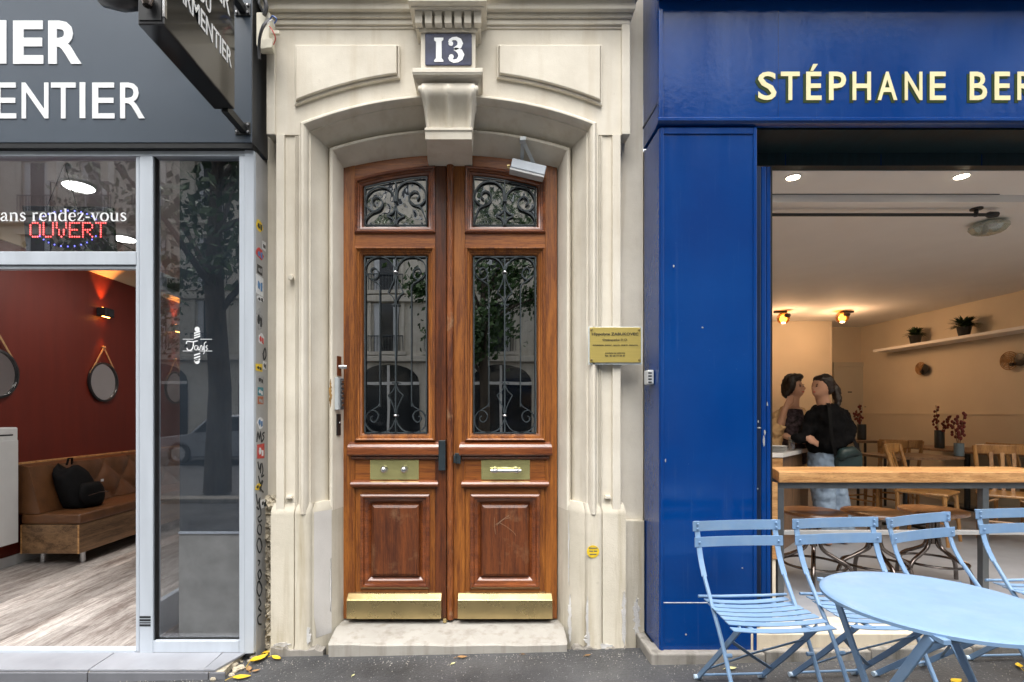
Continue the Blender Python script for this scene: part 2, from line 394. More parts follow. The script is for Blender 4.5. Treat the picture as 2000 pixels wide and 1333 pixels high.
# dark asphalt of the pavement: pale chippings and damp patches
m, t, p = nt('asphalt'); v1 = coords(t)
c = ramp(t, noise(t, v1, 1.7, 6, .6), [(.34, (.026,.027,.030)), (.66, (.085,.085,.088))])
vo = t.nodes.new('ShaderNodeTexVoronoi'); vo.inputs['Scale'].default_value = 62; t.links.new(v1, vo.inputs['Vector'])
spots = ramp(t, vo.outputs['Distance'], [(.10, (1,1,1)), (.19, (0,0,0))])
pick = ramp(t, noise(t, v1, 30, 3), [(.44, (0,0,0)), (.56, (1,1,1))])
c = mix(t, mix(t, 1.0, spots, pick, 'MULTIPLY'), c, (.36,.36,.36))
c = mix(t, ramp(t, noise(t, v1, 230, 2), [(.55, (0,0,0)), (.75, (.5,.5,.5))]), c, (.17,.17,.17))
t.links.new(c, p.inputs['Base Color'])
rr = ramp(t, noise(t, v1, 1.1, 3), [(.35, (.34,)*3), (.65, (.62,)*3)]); t.links.new(rr, p.inputs['Roughness'])
bump(t, p, mix(t, .5, noise(t, v1, 190, 3), vo.outputs['Distance']), .5, .006)
# ================================================================ ground, street
def clampx(x): return max(-4.0, min(4.0, x))
mb = MB(); xs = [-40,-12,-4,-3,-2,-1,0,1,2,3,4,12,40]; ys = [-2.3,-1,0,1,2,2.88]
vs = [(x, y, gz(clampx(x)) + .012*math.sin(x*2.3+y)*(1 if abs(x) < 4 and y < 2.5 else 0)*.4) for y in ys for x in xs]; n = len(xs)
mb.add(vs, [(j*n+i, j*n+i+1, (j+1)*n+i+1, (j+1)*n+i) for j in range(len(ys)-1) for i in range(n-1)])
struct(mb.build('pavement', 'asphalt', smooth='all'))
struct(MB().box(-40, 40, -2.6, -2.3, -.3, .0).build('kerb', 'stone_kerb', bevel=.015))
struct(MB().add([(-150,-11.2,-.14),(150,-11.2,-.14),(150,-2.6,-.14),(-150,-2.6,-.14)], [(0,1,2,3)]).build('road', 'asphalt_road'))
struct(MB().box(-40, 40, -15.2, -11.2, -.3, .0).build('pavement_far', 'asphalt', bevel=.015))
struct(MB().add([(-150,-150,-.32),(150,-150,-.32),(150,60,-.32),(-150,60,-.32)], [(0,1,2,3)]).build('ground', 'asphalt_road'))

# ================================================================ the stone building with the doorway
CX = -.215                                     # axis of the doorway
XL, XR = -1.284, .918                          # party lines with the two shops
bld = thing('stone_building', 'cream stone building front with arched doorway between the two shops', 'building', (CX, 3.0, 0))
wb = MB().box(XL, CX-.80, 3.0, 3.32, -.2, 3.7).box(CX+.80, XR, 3.0, 3.32, -.2, 3.7)
wb.box(CX-.9, CX+.9, 3.16, 3.32, 2.98, 3.7)
wb.box(-9, XL-.001, 3.02, 3.32, 3.35, 9).box(XR+.001, 9, 3.02, 3.32, 3.35, 9).box(XL, XR, 3.0, 3.32, 3.7, 9)
wb.build('wall', 'stone', bld)
# moulded arch and jambs: profile (half width, depth, springing z, crown z)
prof = [(.645,3.165,2.83,2.91),(.65,3.12,2.837,2.915),(.68,3.010,2.887,2.995),(.687,2.998,2.892,3.002),(.698,2.995,2.900,3.010),(.706,3.001,2.907,3.016),(.711,3.020,2.912,3.02),
        (.714,3.052,2.914,3.023),(.720,3.048,2.920,3.028),(.7215,3.022,2.924,3.032),(.750,2.978,2.938,3.066),(.781,2.925,2.951,3.103),(.784,2.912,2.953,3.106),(.793,2.911,2.957,3.113),(.796,2.893,2.960,3.116),(.802,2.879,2.965,3.121),
        (.812,2.869,2.973,3.129),(.822,2.869,2.980,3.137),(.831,2.877,2.986,3.144),(.837,2.890,2.990,3.148),(.840,2.904,2.992,3.150),(.851,2.905,2.999,3.158)]
ZP = .815                                      # top of the plinth
rings = []; NA = 28
for hw, y, zs, zc in prof:
    h = zc - zs; rad = (hw*hw + h*h)/(2*h); pts = [(CX-hw, y, ZP-.03), (CX-hw, y, 1.5), (CX-hw, y, 2.3), (CX-hw, y, zs)]
    for k in range(1, NA):
        s = -1 + 2*k/NA; x = hw*s; pts.append((CX+x, y, zc - rad + math.sqrt(rad*rad - x*x)))
    pts += [(CX+hw, y, zs), (CX+hw, y, 2.3), (CX+hw, y, 1.5), (CX+hw, y, ZP-.03)]; rings.append(pts)
MB().loft(rings, closed=False).build('door_surround', 'stone', bld, smooth=True)
def arc_z(x, hw, zs, zc):
    h = zc-zs; rad = (hw*hw+h*h)/(2*h); return zc-rad+math.sqrt(max(0, rad*rad-x*x))
# spandrel slab over the arch
ZT = 3.53
poly = [(CX-1.027,2.932),(CX-.851,2.932)] + [(CX+x, arc_z(x,.851,2.999,3.158)) for x in [(-1+2*k/30)*.851 for k in range(31)]] + [(CX+.851,2.932),(CX+1.027,2.932),(CX+1.027,ZT+.2),(CX-1.027,ZT+.2)]
MB().prism(poly, 2.905, 3.0).build('spandrel', 'stone', bld)
for s in (-1, 1):
    a, b = sorted((CX+s*.979, CX+s*1.027)); MB().box(a, b, 2.888, 2.93, 2.926, ZT+.02).build('corner_strip', 'stone', bld, bevel=.004)
    # jamb: sunk band, raised outer strip, groove fillets
    a, b = sorted((CX+s*.851, CX+s*.972)); MB().box(a, b, 2.914, 3.0, ZP-.02, 2.932).build('jamb_band', 'stone', bld)
    for p0, p1, yy, zt in ((.855,.862,2.900,2.985), (.866,.872,2.902,2.985), (.928,.974,2.893,2.99)):
        a, b = sorted((CX+s*p0, CX+s*p1)); MB().box(a, b, yy, 2.93, ZP-.02, min(zt, 2.9315) if p0 > .9 else zt-.06).build('jamb_fillet', 'stone', bld, bevel=.003)
    a, b = sorted((CX+s*.885, CX+s*.921)); MB().prism([(a,.868),(b,.868),(b-.004,.886),(a+.004,.886)], 2.892, 2.93).build('jamb_stop', 'stone', bld, bevel=.003)
    # plinth: three-faced base of the jamb
    pp = [(.645,3.165),(.65,3.12),(.683,3.004),(.72,2.962),(.762,2.917),(.774,2.911),(.779,2.896),(.79,2.884),(.81,2.877),(.835,2.876),(.855,2.88),(.866,2.889),(.868,2.900),(.871,2.886),(1.0,2.884),(1.0,3.01)]
    rg = []
    for z, dy, dx in ((-.12,-.006,.003),(.02,-.006,.003),(.045,0,0),(.78,0,0),(.80,.003,0),(.84,.028,-.006)):
        rg.append([(CX+s*(hw+dx*(hw > .7)), y+(dy if .66 < hw and y < 3.0 else 0), z) for hw, y in pp])
    q = MB().loft(rg, closed=False); k = len(rg)*len(pp)
    q.f.append(tuple((len(rg)-1)*len(pp)+i for i in range(len(pp))))
    q.build('plinth', 'stone_plinth', bld, smooth=True)
# lower offset block beside the plinth on the cafe side and the broken rubble edge beside the barber's
MB().box(CX+1.002, XR-.002, 2.965, 3.0, -.1, vz(1017,2.965)).build('plinth_block', 'stone_plinth', bld, bevel=.006)
rd = random.Random(3); rg = []                  # crumbling edge where the shop was cut into the stone
for j in range(60):
    z = -.02+j*.0152; row = []
    for i in range(6): row.append((XL+.002+(CX-1.001-XL-.002)*i/5, 2.985-rd.uniform(0,.030)-(.012*math.sin(j*.9+i) if 0 < i < 5 else 0), z+rd.uniform(-.004,.004)))
    rg.append(row)
MB().loft(rg, closed=False).build('rubble_bed', 'stone_rough', bld)
def blob(cx, cz, rx, rz, n=44, seed=1):
    rd_ = random.Random(seed); return [(cx+rx*math.cos(2*math.pi*k/n)*rd_.uniform(.25,1.3), cz+rz*math.sin(2*math.pi*k/n)*rd_.uniform(.75,1.1)) for k in range(n)]
# smoother grey repair on the splayed face of the left plinth and chipped plaster along the arrises
MB().loft([[(CX-hw, y-.0016, z) for hw, y in ((.690,2.996),(.72,2.962),(.755,2.924),(.766-.012*(z < .15),2.914))] for z in (.07,.12,.2,.4,.6,.79)], closed=False).build('repair_patch', 'stone_render', bld, smooth='all')
for cx, cz, rx, rz, y, sd in ((CX+.70,.16,.010,.15,2.974,1),(CX+.785,.20,.008,.12,2.886,2),(CX+.79,.07,.022,.05,2.883,9),(CX+.99,.20,.014,.16,2.8825,3),(CX+1.085,.17,.022,.12,2.9635,4),(CX+.875,.04,.05,.016,2.8825,5),(CX-.79,.10,.016,.05,2.883,6),(CX-.93,.05,.05,.014,2.8825,7),(CX+.695,.55,.004,.20,2.983,8),(CX-.693,.35,.004,.16,2.983,11)):
    MB().prism(blob(cx, cz, rx, rz, seed=sd), y-.0015, y+.012).build('plaster_chip', 'plaster_chip', bld)
for s, x0, x1 in ((-1, CX-.995, CX-.70), (1, CX+.70, CX+.995)):
    rd_ = random.Random(int(20+s)); n_ = 18
    MB().prism([(x0+(x1-x0)*k/n_, .018+rd_.uniform(0,.03)) for k in range(n_+1)]+[(x1,-.15),(x0,-.15)], 2.868, 2.93).build('foot_render', 'stone_kerb', bld, bevel=.004)
# raised tapering panels
for s in (-1, 1):
    def pring(ins, y):
        xi, xo, top = .274+ins, .868-ins, 3.431-ins
        pts = [(CX+s*xi, top), (CX+s*xo, top)] + [(CX+s*(xo+(xi-xo)*k/12), arc_z(xo+(xi-xo)*k/12, 1.3, 2.853, 3.262)+ins*1.1) for k in range(13)]
        return [(x, y, z) for x, z in pts]
    MB().loft([pring(0,2.906), pring(.0005,2.887), pring(.009,2.884), pring(.011,2.897), pring(.0135,2.897), pring(.0145,2.872), pring(.018,2.869)], True, False, False).build('panel_border', 'stone', bld)
    pp_ = [(x, z) for x, _, z in pring(.0178, 0)]; MB().prism(pp_, 2.8692, 2.9).build('panel', 'stone', bld)
# cornice bands over the spandrel
for z0, z1, y, e in ((3.53,3.545,2.897,1.020),(3.545,3.575,2.886,1.027),(3.575,3.60,2.872,1.035),(3.60,3.66,2.845,1.045),(3.66,3.9,2.795,1.06)):
    MB().box(CX-e, min(CX+e, XR-.01), y, 3.0, z0, z1).build('cornice_band', 'stone', bld, bevel=.005)
# keystone console
K = -.2075
key = MB().box(K-.152, K+.148, 2.80, 2.92, vz(136,2.80), vz(62,2.80)).build('keystone', 'stone', bld, bevel=.004)
def ublock(name, u0, u1, v0, v1, Y, back, par=key, bev=.003): return box(name, 'stone', par, ux(u0,Y), ux(u1,Y), Y, back, vz(v1,Y), vz(v0,Y), bev)
ublock('cap_slab', 803, 946, 3, 15, 2.735, 2.92); ublock('cap_slab', 797, 951, -30, 2.5, 2.70, 2.92)
ublock('cap_fillet', 809, 941, 15.6, 21, 2.752, 2.92); ublock('dentil_bed', 812, 939, 20, 57, 2.792, 2.92)
for k in range(7): ublock('dentil', 810.5+19.2*k, 824.5+19.2*k, 22, 45, 2.753, 2.792, bev=.0015)
ublock('necking', 818, 933, 57, 63, 2.79, 2.92)
ublock('shelf', 805, 943, 133, 142, 2.73, 2.92)
cy = MB(); rg = []
for u0, u1, v, y in ((806,942,142.5,2.732),(806,942,146,2.735),(809,939,152,2.762),(812,936,160,2.785),(819,930,173,2.81)):
    rg.append([(ux(u0,y),y,vz(v,y)),(ux(u1,y),y,vz(v,y)),(ux(u1,y),2.92,vz(v,y)),(ux(u0,y),2.92,vz(v,y))])
cy.loft(rg, True, True, True).build('shelf_cyma', 'stone', key)
rg = []
for v, y, hw, dep in ((163,2.765,.142,0),(167,2.745,.148,.006),(173,2.738,.150,.010),(181,2.742,.148,.012),(190,2.756,.142,.014),(203,2.775,.138,.016),(220,2.793,.134,.018),(238,2.806,.130,.016),(249,2.812,.128,.012)):
    ring = []
    for k in range(29):
        s = -1+2*k/28; rib = max(math.exp(-((s)/.10)**2), math.exp(-((abs(s)-.9)/.10)**2))
        ring.append((ux(876,2.78)+hw*s, y + 2.2*dep*(1-rib), vz(v, y)))
    ring += [(ux(876,2.78)+hw, 2.92, vz(v,y)), (ux(876,2.78)-hw, 2.92, vz(v,y))]; rg.append(ring)
MB().loft(rg, True, True, True).build('scroll', 'stone', key, smooth=True)
for s in (-1, 1): MB().lathe([(.004,-.012),(.02,-.012),(.024,0),(.02,.012),(.004,.012)], (ux(876,2.78)+s*.150, 2.775, vz(177,2.775)), 14, 'x').build('volute', 'stone', key, smooth=True)
ublock('keystone_band', 829, 923, 249.5, 255, 2.795, 2.95)
rg = []
for u0, u1, v, y, yb in ((830,922,255.2,2.800,2.95),(831,921.5,272.5,2.806,2.97),(832.5,920.5,274.5,2.826,3.0),(833.5,920.5,284,2.87,3.1),(835,921,313,3.035,3.14)):
    rg.append([(ux(u0,y),y,vz(v,y)),(ux(u1,y),y,vz(v,y)),(ux(u1,y),yb,vz(v,y)),(ux(u0,y),yb,vz(v,y))])
MB().loft(rg, True, True, True).build('keystone_foot', 'stone', key)
# doorstep, between the jambs, worn and slightly falling to the street
st = MB(); q = [(CX-.648,3.17,.095),(CX-.672,3.02,.088),(CX-.668,2.862,.068),(CX-.664,2.85,.060)]
N = 10; rg = []
for x0, y, z in q: rg.append([(CX+(x0-CX)*(1-2*k/N), y, z - .004*math.sin(math.pi*k/N) + (.003*math.sin(k*2.1) if y < 2.87 else 0)) for k in range(N+1)])
rg.append([(x, 2.853, -.1) for x, _, _ in rg[-1]]); rg.append([(x, 3.17, -.1) for x, _, _ in rg[0]])
st.loft(rg, closed=False).build('doorstep', 'stone_step', bld)
# dark hall behind the glazed doors
h = MB().box(-1.2, .85, 5.6, 5.7, 0, 3.4).box(-1.3,-1.2, 3.33, 5.7, 0, 3.4).box(.85,.9,3.33,5.7,0,3.4).box(-1.3,.9,3.33,5.7,3.4,3.5).box(-1.3,.9,3.17,5.7,-.05,.09)
struct(h.build('hall_wall', 'grey_ceiling'))

# ================================================================ the two oak door leaves
DY = 3.11
def X_(u): return ux(u, DY)
def Z_(v): return vz(v, DY)
def arch_v(u, ins): return 324.3 + .0008*(879-u)**2 + ins
def ring_px(mir, u0, u1, vb, ins, y, arch=None, vt=None, n=10):
    """closed ring of a pane or panel edge, inset by ins px, at depth y"""
    a, b = u0+ins, u1-ins; pts = [(a, vb-ins), (b, vb-ins)]
    for k in range(n+1):
        u = b+(a-b)*k/n; pts.append((u, arch_v(u, ins) if arch else vt+ins))
    return [(X_(mir(u)), y, Z_(v)) for u, v in pts]
def hmould(mir, u0, u1, prof_, name, mt, par, cut=0):
    """moulding running across: prof_ of (depth, row); ends return by `cut` px"""
    rg = []
    for u, e in ((u0, -1), (u1, 1)):
        rg.append([(X_(mir(u + e*(DY-y)*cut)), y, Z_(v)) for y, v in prof_])
    return MB().loft(rg, True, True, True).build(name, mt, par, bevel=.0015)
def ribbon(mb, pts, mir, w=.0055, d=.012, y=3.124):
    P = [Vector((X_(mir(u)), y, Z_(v))) for u, v in pts]
    Q = [P[0]]                                  # Catmull-Rom smoothing
    for i in range(len(P)-1):
        p0, p1, p2, p3 = P[max(i-1,0)], P[i], P[i+1], P[min(i+2,len(P)-1)]
        for k in range(1, 4):
            t = k/3; Q.append(.5*((2*p1)+(-p0+p2)*t+(2*p0-5*p1+4*p2-p3)*t*t+(-p0+3*p1-3*p2+p3)*t**3))
    return mb.bar(Q, d, w, (0,1,0))
def straight(mb, pts, mir, w=.0055, d=.012, y=3.124):
    return mb.bar([(X_(mir(u)), y, Z_(v)) for u, v in pts], d, w, (0,1,0))
def leaf(name, label, mir, right):
    b = X_(mir(670)); lf = thing(name, label, 'door', (b, DY, .1))
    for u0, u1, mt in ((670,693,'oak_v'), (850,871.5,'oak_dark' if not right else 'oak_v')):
        a, c_ = sorted((X_(mir(u0)), X_(mir(u1)))); MB().box(a, c_, DY, 3.165, .104, 2.93).build('stile', mt, lf, bevel=.002)
    a, c_ = sorted((X_(mir(693.2)), X_(mir(849.8))))
    top = [(mir(u), arch_v(u, -2)) for u in [693.2+(849.8-693.2)*k/8 for k in range(9)]]
    MB().prism([(X_(u), Z_(v)) for u, v in top] + [(X_(mir(849.8)), 2.93), (X_(mir(693.2)), 2.93)], DY+.002, 3.165).build('rail', 'oak_h', lf)
    MB().box(a, c_, DY+.002, 3.165, Z_(483), Z_(455)).build('rail', 'oak_h', lf, bevel=.0015)
    MB().box(a, c_, DY+.004, 3.165, Z_(954), Z_(860)).build('lock_rail', 'oak_h', lf, bevel=.0015)
    # fielded bottom panel in its own frame
    for u0, u1 in ((693.4,706),(837,849.6)):
        p, q = sorted((X_(mir(u0)), X_(mir(u1)))); MB().box(p, q, DY+.006, 3.165, .106, Z_(954.5)).build('panel_stile', 'oak_v', lf, bevel=.0015)
    p, q = sorted((X_(mir(706.2)), X_(mir(836.8))))
    MB().box(p, q, DY+.006, 3.165, Z_(968), Z_(954.5)).build('panel_rail', 'oak_h', lf); MB().box(p, q, DY+.006, 3.165, .106, Z_(1148)).build('panel_rail', 'oak_h', lf)
    R_ = lambda ins, y: ring_px(mir, 703, 840, 1150, ins, y, vt=965, n=2)
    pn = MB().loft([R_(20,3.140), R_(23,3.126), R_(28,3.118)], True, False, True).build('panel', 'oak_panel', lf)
    MB().loft([R_(0,3.117), R_(1,3.104), R_(4,3.098), R_(7,3.101), R_(9,3.114), R_(13,3.119), R_(16,3.131), R_(20.2,3.141)]).build('panel_moulding', 'oak_mould', pn, smooth=True)
    # two glazed openings
    for arch, vt, vb, nm, gm in ((True, 0, 456, 'glass_cast', 'upper_pane'), (False, 483, 862, 'glass_door', 'lower_pane')):
        R_ = lambda ins, y: ring_px(mir, 692.5, 850.5, vb, ins, y, arch, vt)
        MB().loft([R_(0,3.112), R_(.8,3.098), R_(3,3.093), R_(5,3.097), R_(6,3.108), R_(9,3.110), R_(10,3.117), R_(13,3.121), R_(15,3.132), R_(17.5,3.152)]).build('moulding', 'oak_mould' if arch else 'oak_v', lf, smooth=True)
        g = [(x, z) for x, _, z in R_(16.5, 0)]
        MB().prism(g, 3.140, 3.146).build(gm, nm, lf)
    # ironwork of the tall pane
    gr = MB()
    straight(gr, [(711,501),(833,501)], mir, .007); straight(gr, [(711,846),(833,846)], mir, .007); straight(gr, [(712,500),(712,848)], mir, .007); straight(gr, [(832.5,500),(832.5,848)], mir, .007)
    grl = gr.build('grille', 'iron', lf)
    straight(MB(), [(772,500),(772,847)], mir, .0075).build('upright', 'iron', grl)
    L = lambda u: 1544-u
    for f in (lambda u: u, L):
        straight(MB(), [(f(741),556),(f(741),795)], mir, .005).build('upright', 'iron', grl)
        for up in (lambda v: v, lambda v: 1347-v):
            sc_ = MB()
            ribbon(sc_, [(f(u), up(v)) for u, v in ((770,526),(767,517),(759,507),(747,502),(733,502),(721,507),(714,517),(713,529),(717,539),(725,545),(733,543),(738,536),(736,527),(730,522),(724,525),(723,531),(727,534))], mir)
            sc_.build('scroll', 'iron', grl)
            ribbon(MB(), [(f(u), up(v)) for u, v in ((714,532),(719,541),(729,548),(738,554),(741,562))], mir, .0045).build('tail', 'iron', grl)
    for up, cv in ((lambda v: v, 531), (lambda v: 1343-v, 812)):
        dm = MB()
        for f in (lambda u: u, L):
            ribbon(dm, [(f(770),up(536)),(f(768),up(548)),(f(757),up(571))], mir, .0045); ribbon(dm, [(f(757),up(571)),(f(766),up(579)),(f(771),up(591))], mir, .0045)
            ribbon(dm, [(f(771),up(590)),(f(768),up(596)),(f(764),up(594))], mir, .0045)
        dm.build('lozenge', 'iron', grl)
        x = X_(mir(772)); MB().lathe([(.008,-.006),(.013,-.005),(.015,0),(.013,.005),(.008,.006)], (x, 3.122, Z_(cv)), 10).build('collar', 'steel', grl, smooth=True)
    # ironwork of the arched pane
    gr = MB(); bw = lambda u: arch_v(u, 18)
    straight(gr, [(711,439),(833,439)], mir, .007); straight(gr, [(712,440),(712,bw(712))], mir, .007); straight(gr, [(832.5,440),(832.5,bw(832))], mir, .007)
    ribbon(gr, [(u, bw(u)) for u in (711,740,772,802,833)], mir, .007)
    g2 = gr.build('grille', 'iron_painted', lf)
    straight(MB(), [(772,bw(772)),(772,440)], mir, .0075).build('upright', 'iron', g2)
    for f, dv in ((lambda u: u, 0), (L, -11)):
        sc_ = MB()
        ribbon(sc_, [(f(u), v+dv) for u, v in ((770,395-dv*.6),(769,382),(763,372),(752,365),(738,364),(724,370),(715,382),(713,396),(718,405),(728,411),(740,408),(746,399),(744,389),(736,383),(728,386),(726,394),(731,399))], mir, .0085)
        sc_.build('scroll', 'iron', g2)
        ribbon(MB(), [(f(u), v+dv) for u, v in ((744,402),(735,410),(722,416),(714,425-dv),(712,434-dv))], mir, .008).build('tail', 'iron', g2)
        ribbon(MB(), [(f(771),402),(f(767),413),(f(755),420)], mir, .008).build('star', 'iron', g2); ribbon(MB(), [(f(755),421),(f(766),426),(f(771),437)], mir, .008).build('star', 'iron', g2)
    MB().lathe([(.008,-.006),(.013,-.005),(.015,0),(.013,.005),(.008,.006)], (X_(mir(772)), 3.122, Z_(393)), 10).build('collar', 'iron', g2, smooth=True)
    # drip and rail mouldings
    hmould(mir, 684, 858, [(3.118,862),(3.085,868),(3.075,873),(3.072,877),(3.072,887),(3.078,889.5),(3.118,890)], 'drip_moulding', 'oak_mould', lf, 90)
    hmould(mir, 688, 855, [(3.118,890.4),(3.093,891),(3.09,894),(3.097,897),(3.118,899)], 'drip_fillet', 'oak_dark', lf, 60)
    hmould(mir, 689, 854, [(3.118,938),(3.086,941),(3.078,945),(3.082,949),(3.094,951),(3.118,953)], 'rail_moulding', 'oak_mould', lf, 90)
    # brass push plate and kick plate
    a, c_ = sorted((X_(mir(723)), X_(mir(818)))); bp = MB().box(a, c_, 3.108, 3.114, Z_(937.5), Z_(898.5)).build('push_plate', 'brass_polished', lf, bevel=.0015)
    if not right:
        for u in (751, 790):
            MB().lathe([(.001,-.045),(.013,-.042),(.019,-.034),(.019,-.026),(.010,-.018),(.009,-.006),(.021,-.004),(.022,0)], (X_(u), 3.108, Z_(917)), 18, 'y').build('knob', 'steel', bp, smooth=True)
    else:
        x0, x1, z = X_(957), X_(1018), Z_(918.5); L_ = x1-x0
        MB().lathe([(.003,0),(.010,.004),(.011,.018),(.015,.022),(.016,.034),(.011,.042),(.009,.055),(.013,L_*.5),(.009,L_-.055),(.011,L_-.042),(.016,L_-.034),(.015,L_-.022),(.011,L_-.018),(.010,L_-.004),(.003,L_)], (x0, 3.068, z), 16, 'x').build('handle', 'steel', bp, smooth=True)
        for x in (x0+.028, x1-.028): MB().tube([(x,3.07,z),(x,3.109,z)], .008).build('handle_post', 'steel', bp, smooth=True)
    hmould(mir, 681, 863, [(3.118,1157),(3.100,1158.5),(3.062,1167),(3.060,1169),(3.060,1203),(3.118,1204)], 'kick_plate', 'brass', lf, 0)
    return lf
idm = lambda u: u
mirr = lambda u: 1758-u
left_leaf = leaf('door_leaf', 'varnished oak door leaf with two round knobs on its brass plate', idm, False)
right_leaf = leaf('door_leaf', 'varnished oak door leaf with bar handle and silver door closer', mirr, True)
# cover strip of the meeting stiles, worn pale by use, and the iron keepers
rg = []
for z in (.105, .5, 1.0, 1.7, 2.4, 2.93):
    w_ = .022 + .001*math.sin(z*9)
    rg.append([(X_(879.5)+w_*math.cos(a), 3.113-.030*math.sin(a), z) for a in [math.pi*k/8 for k in range(9)]])
MB().loft(rg, closed=False).build('astragal', 'oak_worn', right_leaf, smooth=True)
MB().box(X_(857.5), X_(871), 3.070, 3.112, Z_(918), Z_(860)).build('keeper', 'iron_painted', left_leaf, bevel=.003)
MB().box(X_(888.5), X_(900), 3.078, 3.112, Z_(905), Z_(885)).tube([(X_(889),3.072,Z_(888)),(X_(889),3.072,Z_(903))], .009).build('keeper', 'iron_painted', right_leaf, bevel=.002)
for z in range(2): MB().box(X_(866), X_(873), 3.075, 3.109, .097-.006, .118).build('floor_latch', 'brass', left_leaf, bevel=.003) if z == 0 else None
# hydraulic closer under the arch with its folded arm
cl = MB(); ang = R(-13.5); cxx, czz = ux(1032,3.03), vz(327,3.03)
def rot(px, pz): return (cxx + px*math.cos(ang) - pz*math.sin(ang), czz + px*math.sin(ang) + pz*math.cos(ang))
cl.prism([rot(-.104,-.022), rot(.104,-.022), rot(.104,.034), rot(-.104,.034)], 3.03, 3.105)
clo = cl.build('door_closer', 'alu', right_leaf, bevel=.005)
MB().prism([rot(-.106,-.036), rot(.102,-.036), rot(.102,-.0235), rot(-.106,-.0235)], 3.034, 3.10).build('closer_base', 'white_plastic', clo, bevel=.002)
e = rot(.03,.036); MB().bar([(e[0],3.06,e[1]),(ux(1020,2.96),2.965,vz(272,2.965))], .020, .006, (1,0,0)).build('arm', 'grey_plastic', clo)
e = rot(-.045,.036); MB().bar([(e[0],3.09,e[1]),(ux(1021,2.96),2.96,vz(271,2.96))], .020, .006, (1,0,0)).build('arm', 'grey_plastic', clo)
MB().box(ux(1015,2.96), ux(1027,2.96), 2.945, 2.985, vz(277,2.96), vz(269,2.96)).build('arm_shoe', 'grey_plastic', clo, bevel=.004)
MB().tube([(*(rot(-.112,-.004)[:1]),3.07,rot(-.112,-.004)[1]),(rot(-.127,-.008)[0],3.07,rot(-.127,-.008)[1])], .013, 10).build('valve_cap', 'brass', clo)
# scratched letter on the panel of the second leaf
sk = MB()
for pts in (((966,1012),(966,1030),(968,1045)), ((994,1008),(984,1014),(968,1026)), ((976,1022),(990,1030),(1003,1040),(1008,1047)), ((970,1027),(984,1015),(996,1012))):
    sk.bar([(X_(u)-.0, 3.1172, Z_(v)) for u, v in pts], .0015, .0016, (0,1,0))
sk.build('scratch', 'scratch', right_leaf)

# ================================================================ things fixed round the doorway
t_ = thing('house_number_plate', 'blue enamel house number plate reading 13 on the keystone', 'number plate', (ux(876,2.797), 2.797, vz(128,2.797)))
def rrect(u0, u1, v0, v1, Y, r=.008, n=4):
    x0,x1,z0,z1 = ux(u0,Y),ux(u1,Y),vz(v1,Y),vz(v0,Y); pts = []
    for cx, cz, a0 in ((x1-r,z1-r,0),(x0+r,z1-r,90),(x0+r,z0+r,180),(x1-r,z0+r,270)):
        pts += [(cx+r*math.cos(R(a0+90*k/n)), cz+r*math.sin(R(a0+90*k/n))) for k in range(n+1)]
    return pts
MB().prism(rrect(830.5,921.5,67,128.5,2.797), 2.792, 2.80).build('plate', 'enamel_blue', t_, bevel=.002)
P2 = lambda u, v: (ux(u,2.79), vz(v,2.79))
one = MB().prism([P2(*q) for q in ((848,74),(866,74),(866,78),(862.5,81),(862.5,114),(866,118),(866,121),(848,121),(848,118),(851.5,114),(851.5,82),(848,79))], 2.7895, 2.7915)
one.build('digit_one', 'white_letter', t_)
th = MB(); pts = [(877.5,83,5),(879,79,5.5),(884,76,6),(891,75.5,7),(897,79,9),(899,85,11),(897,91,10),(890,95,7),(887,96,5.5)]
pts2 = [(887,96,5.5),(892,97.5,8),(898,101,11),(901,107.5,12),(899,114,10),(893,119,7),(886,120,6.5),(880,117,6),(878,112,6)]
for pl in (pts, pts2):
    rg = []
    for i, (u, v, wd) in enumerate(pl):
        a = pl[max(i-1,0)]; b = pl[min(i+1,len(pl)-1)]; tx, tz = b[0]-a[0], b[1]-a[1]; l = math.hypot(tx, tz); nx, nz = -tz/l*wd/2, tx/l*wd/2
        p, q = P2(u+nx, v+nz), P2(u-nx, v-nz); rg.append([(p[0],2.7895,p[1]),(q[0],2.7895,q[1]),(q[0],2.7915,q[1]),(p[0],2.7915,p[1])])
    th.loft(rg, True, True, True)
for u, v in ((880.5,85.5),(881.5,111)): th.lathe([(.013,-.001),(.013,.001)], (P2(u,v)[0], 2.7904, P2(u,v)[1]), 14, 'y')
th.build('digit_three', 'white_letter', t_)
# practitioner's brass plaque
PYY = 2.862
pq = thing('brass_plaque', 'engraved brass plaque on clear backing, screwed beside the blue shop', 'plaque', (ux(1202,PYY), PYY, vz(709,PYY)))
fb('backing', 'clear_edge', pq, 1149, 1254.5, 638.5, 712.5, PYY+.007, .005, .001)
fb('plate', 'brass_plaque', pq, 1152, 1252, 640, 708.5, PYY, .005, .001)
for u, v in ((1155.5,644.5),(1248.5,644.5),(1155.5,703),(1248.5,703)): MB().lathe([(.001,-.007),(.005,-.006),(.0065,-.002),(.0065,0)], (ux(u,PYY), PYY, vz(v,PYY)), 10, 'y').build('screw', 'brass', pq, smooth=True)
for w_, u0, u1, v0, v1, bd in (('Hippolyte ZABUKOVEC',1156,1247,650,657,.012),('Ostéopathe D.O.',1177,1226,662,667.5,.004),('NOURRISSON - ENFANT - ADULTE - SPORTIF - PERINATAL',1158,1246,673.5,676,.01),('consultation sur rendez-vous',1182,1221,688.5,691,.01),('Tél : 07 60 77 44 47',1181,1221,693.5,697,.012)):
    front_text('engraving', w_, 'ink', pq, u0, u1, v0, v1, PYY-.0012, .0012, bd)
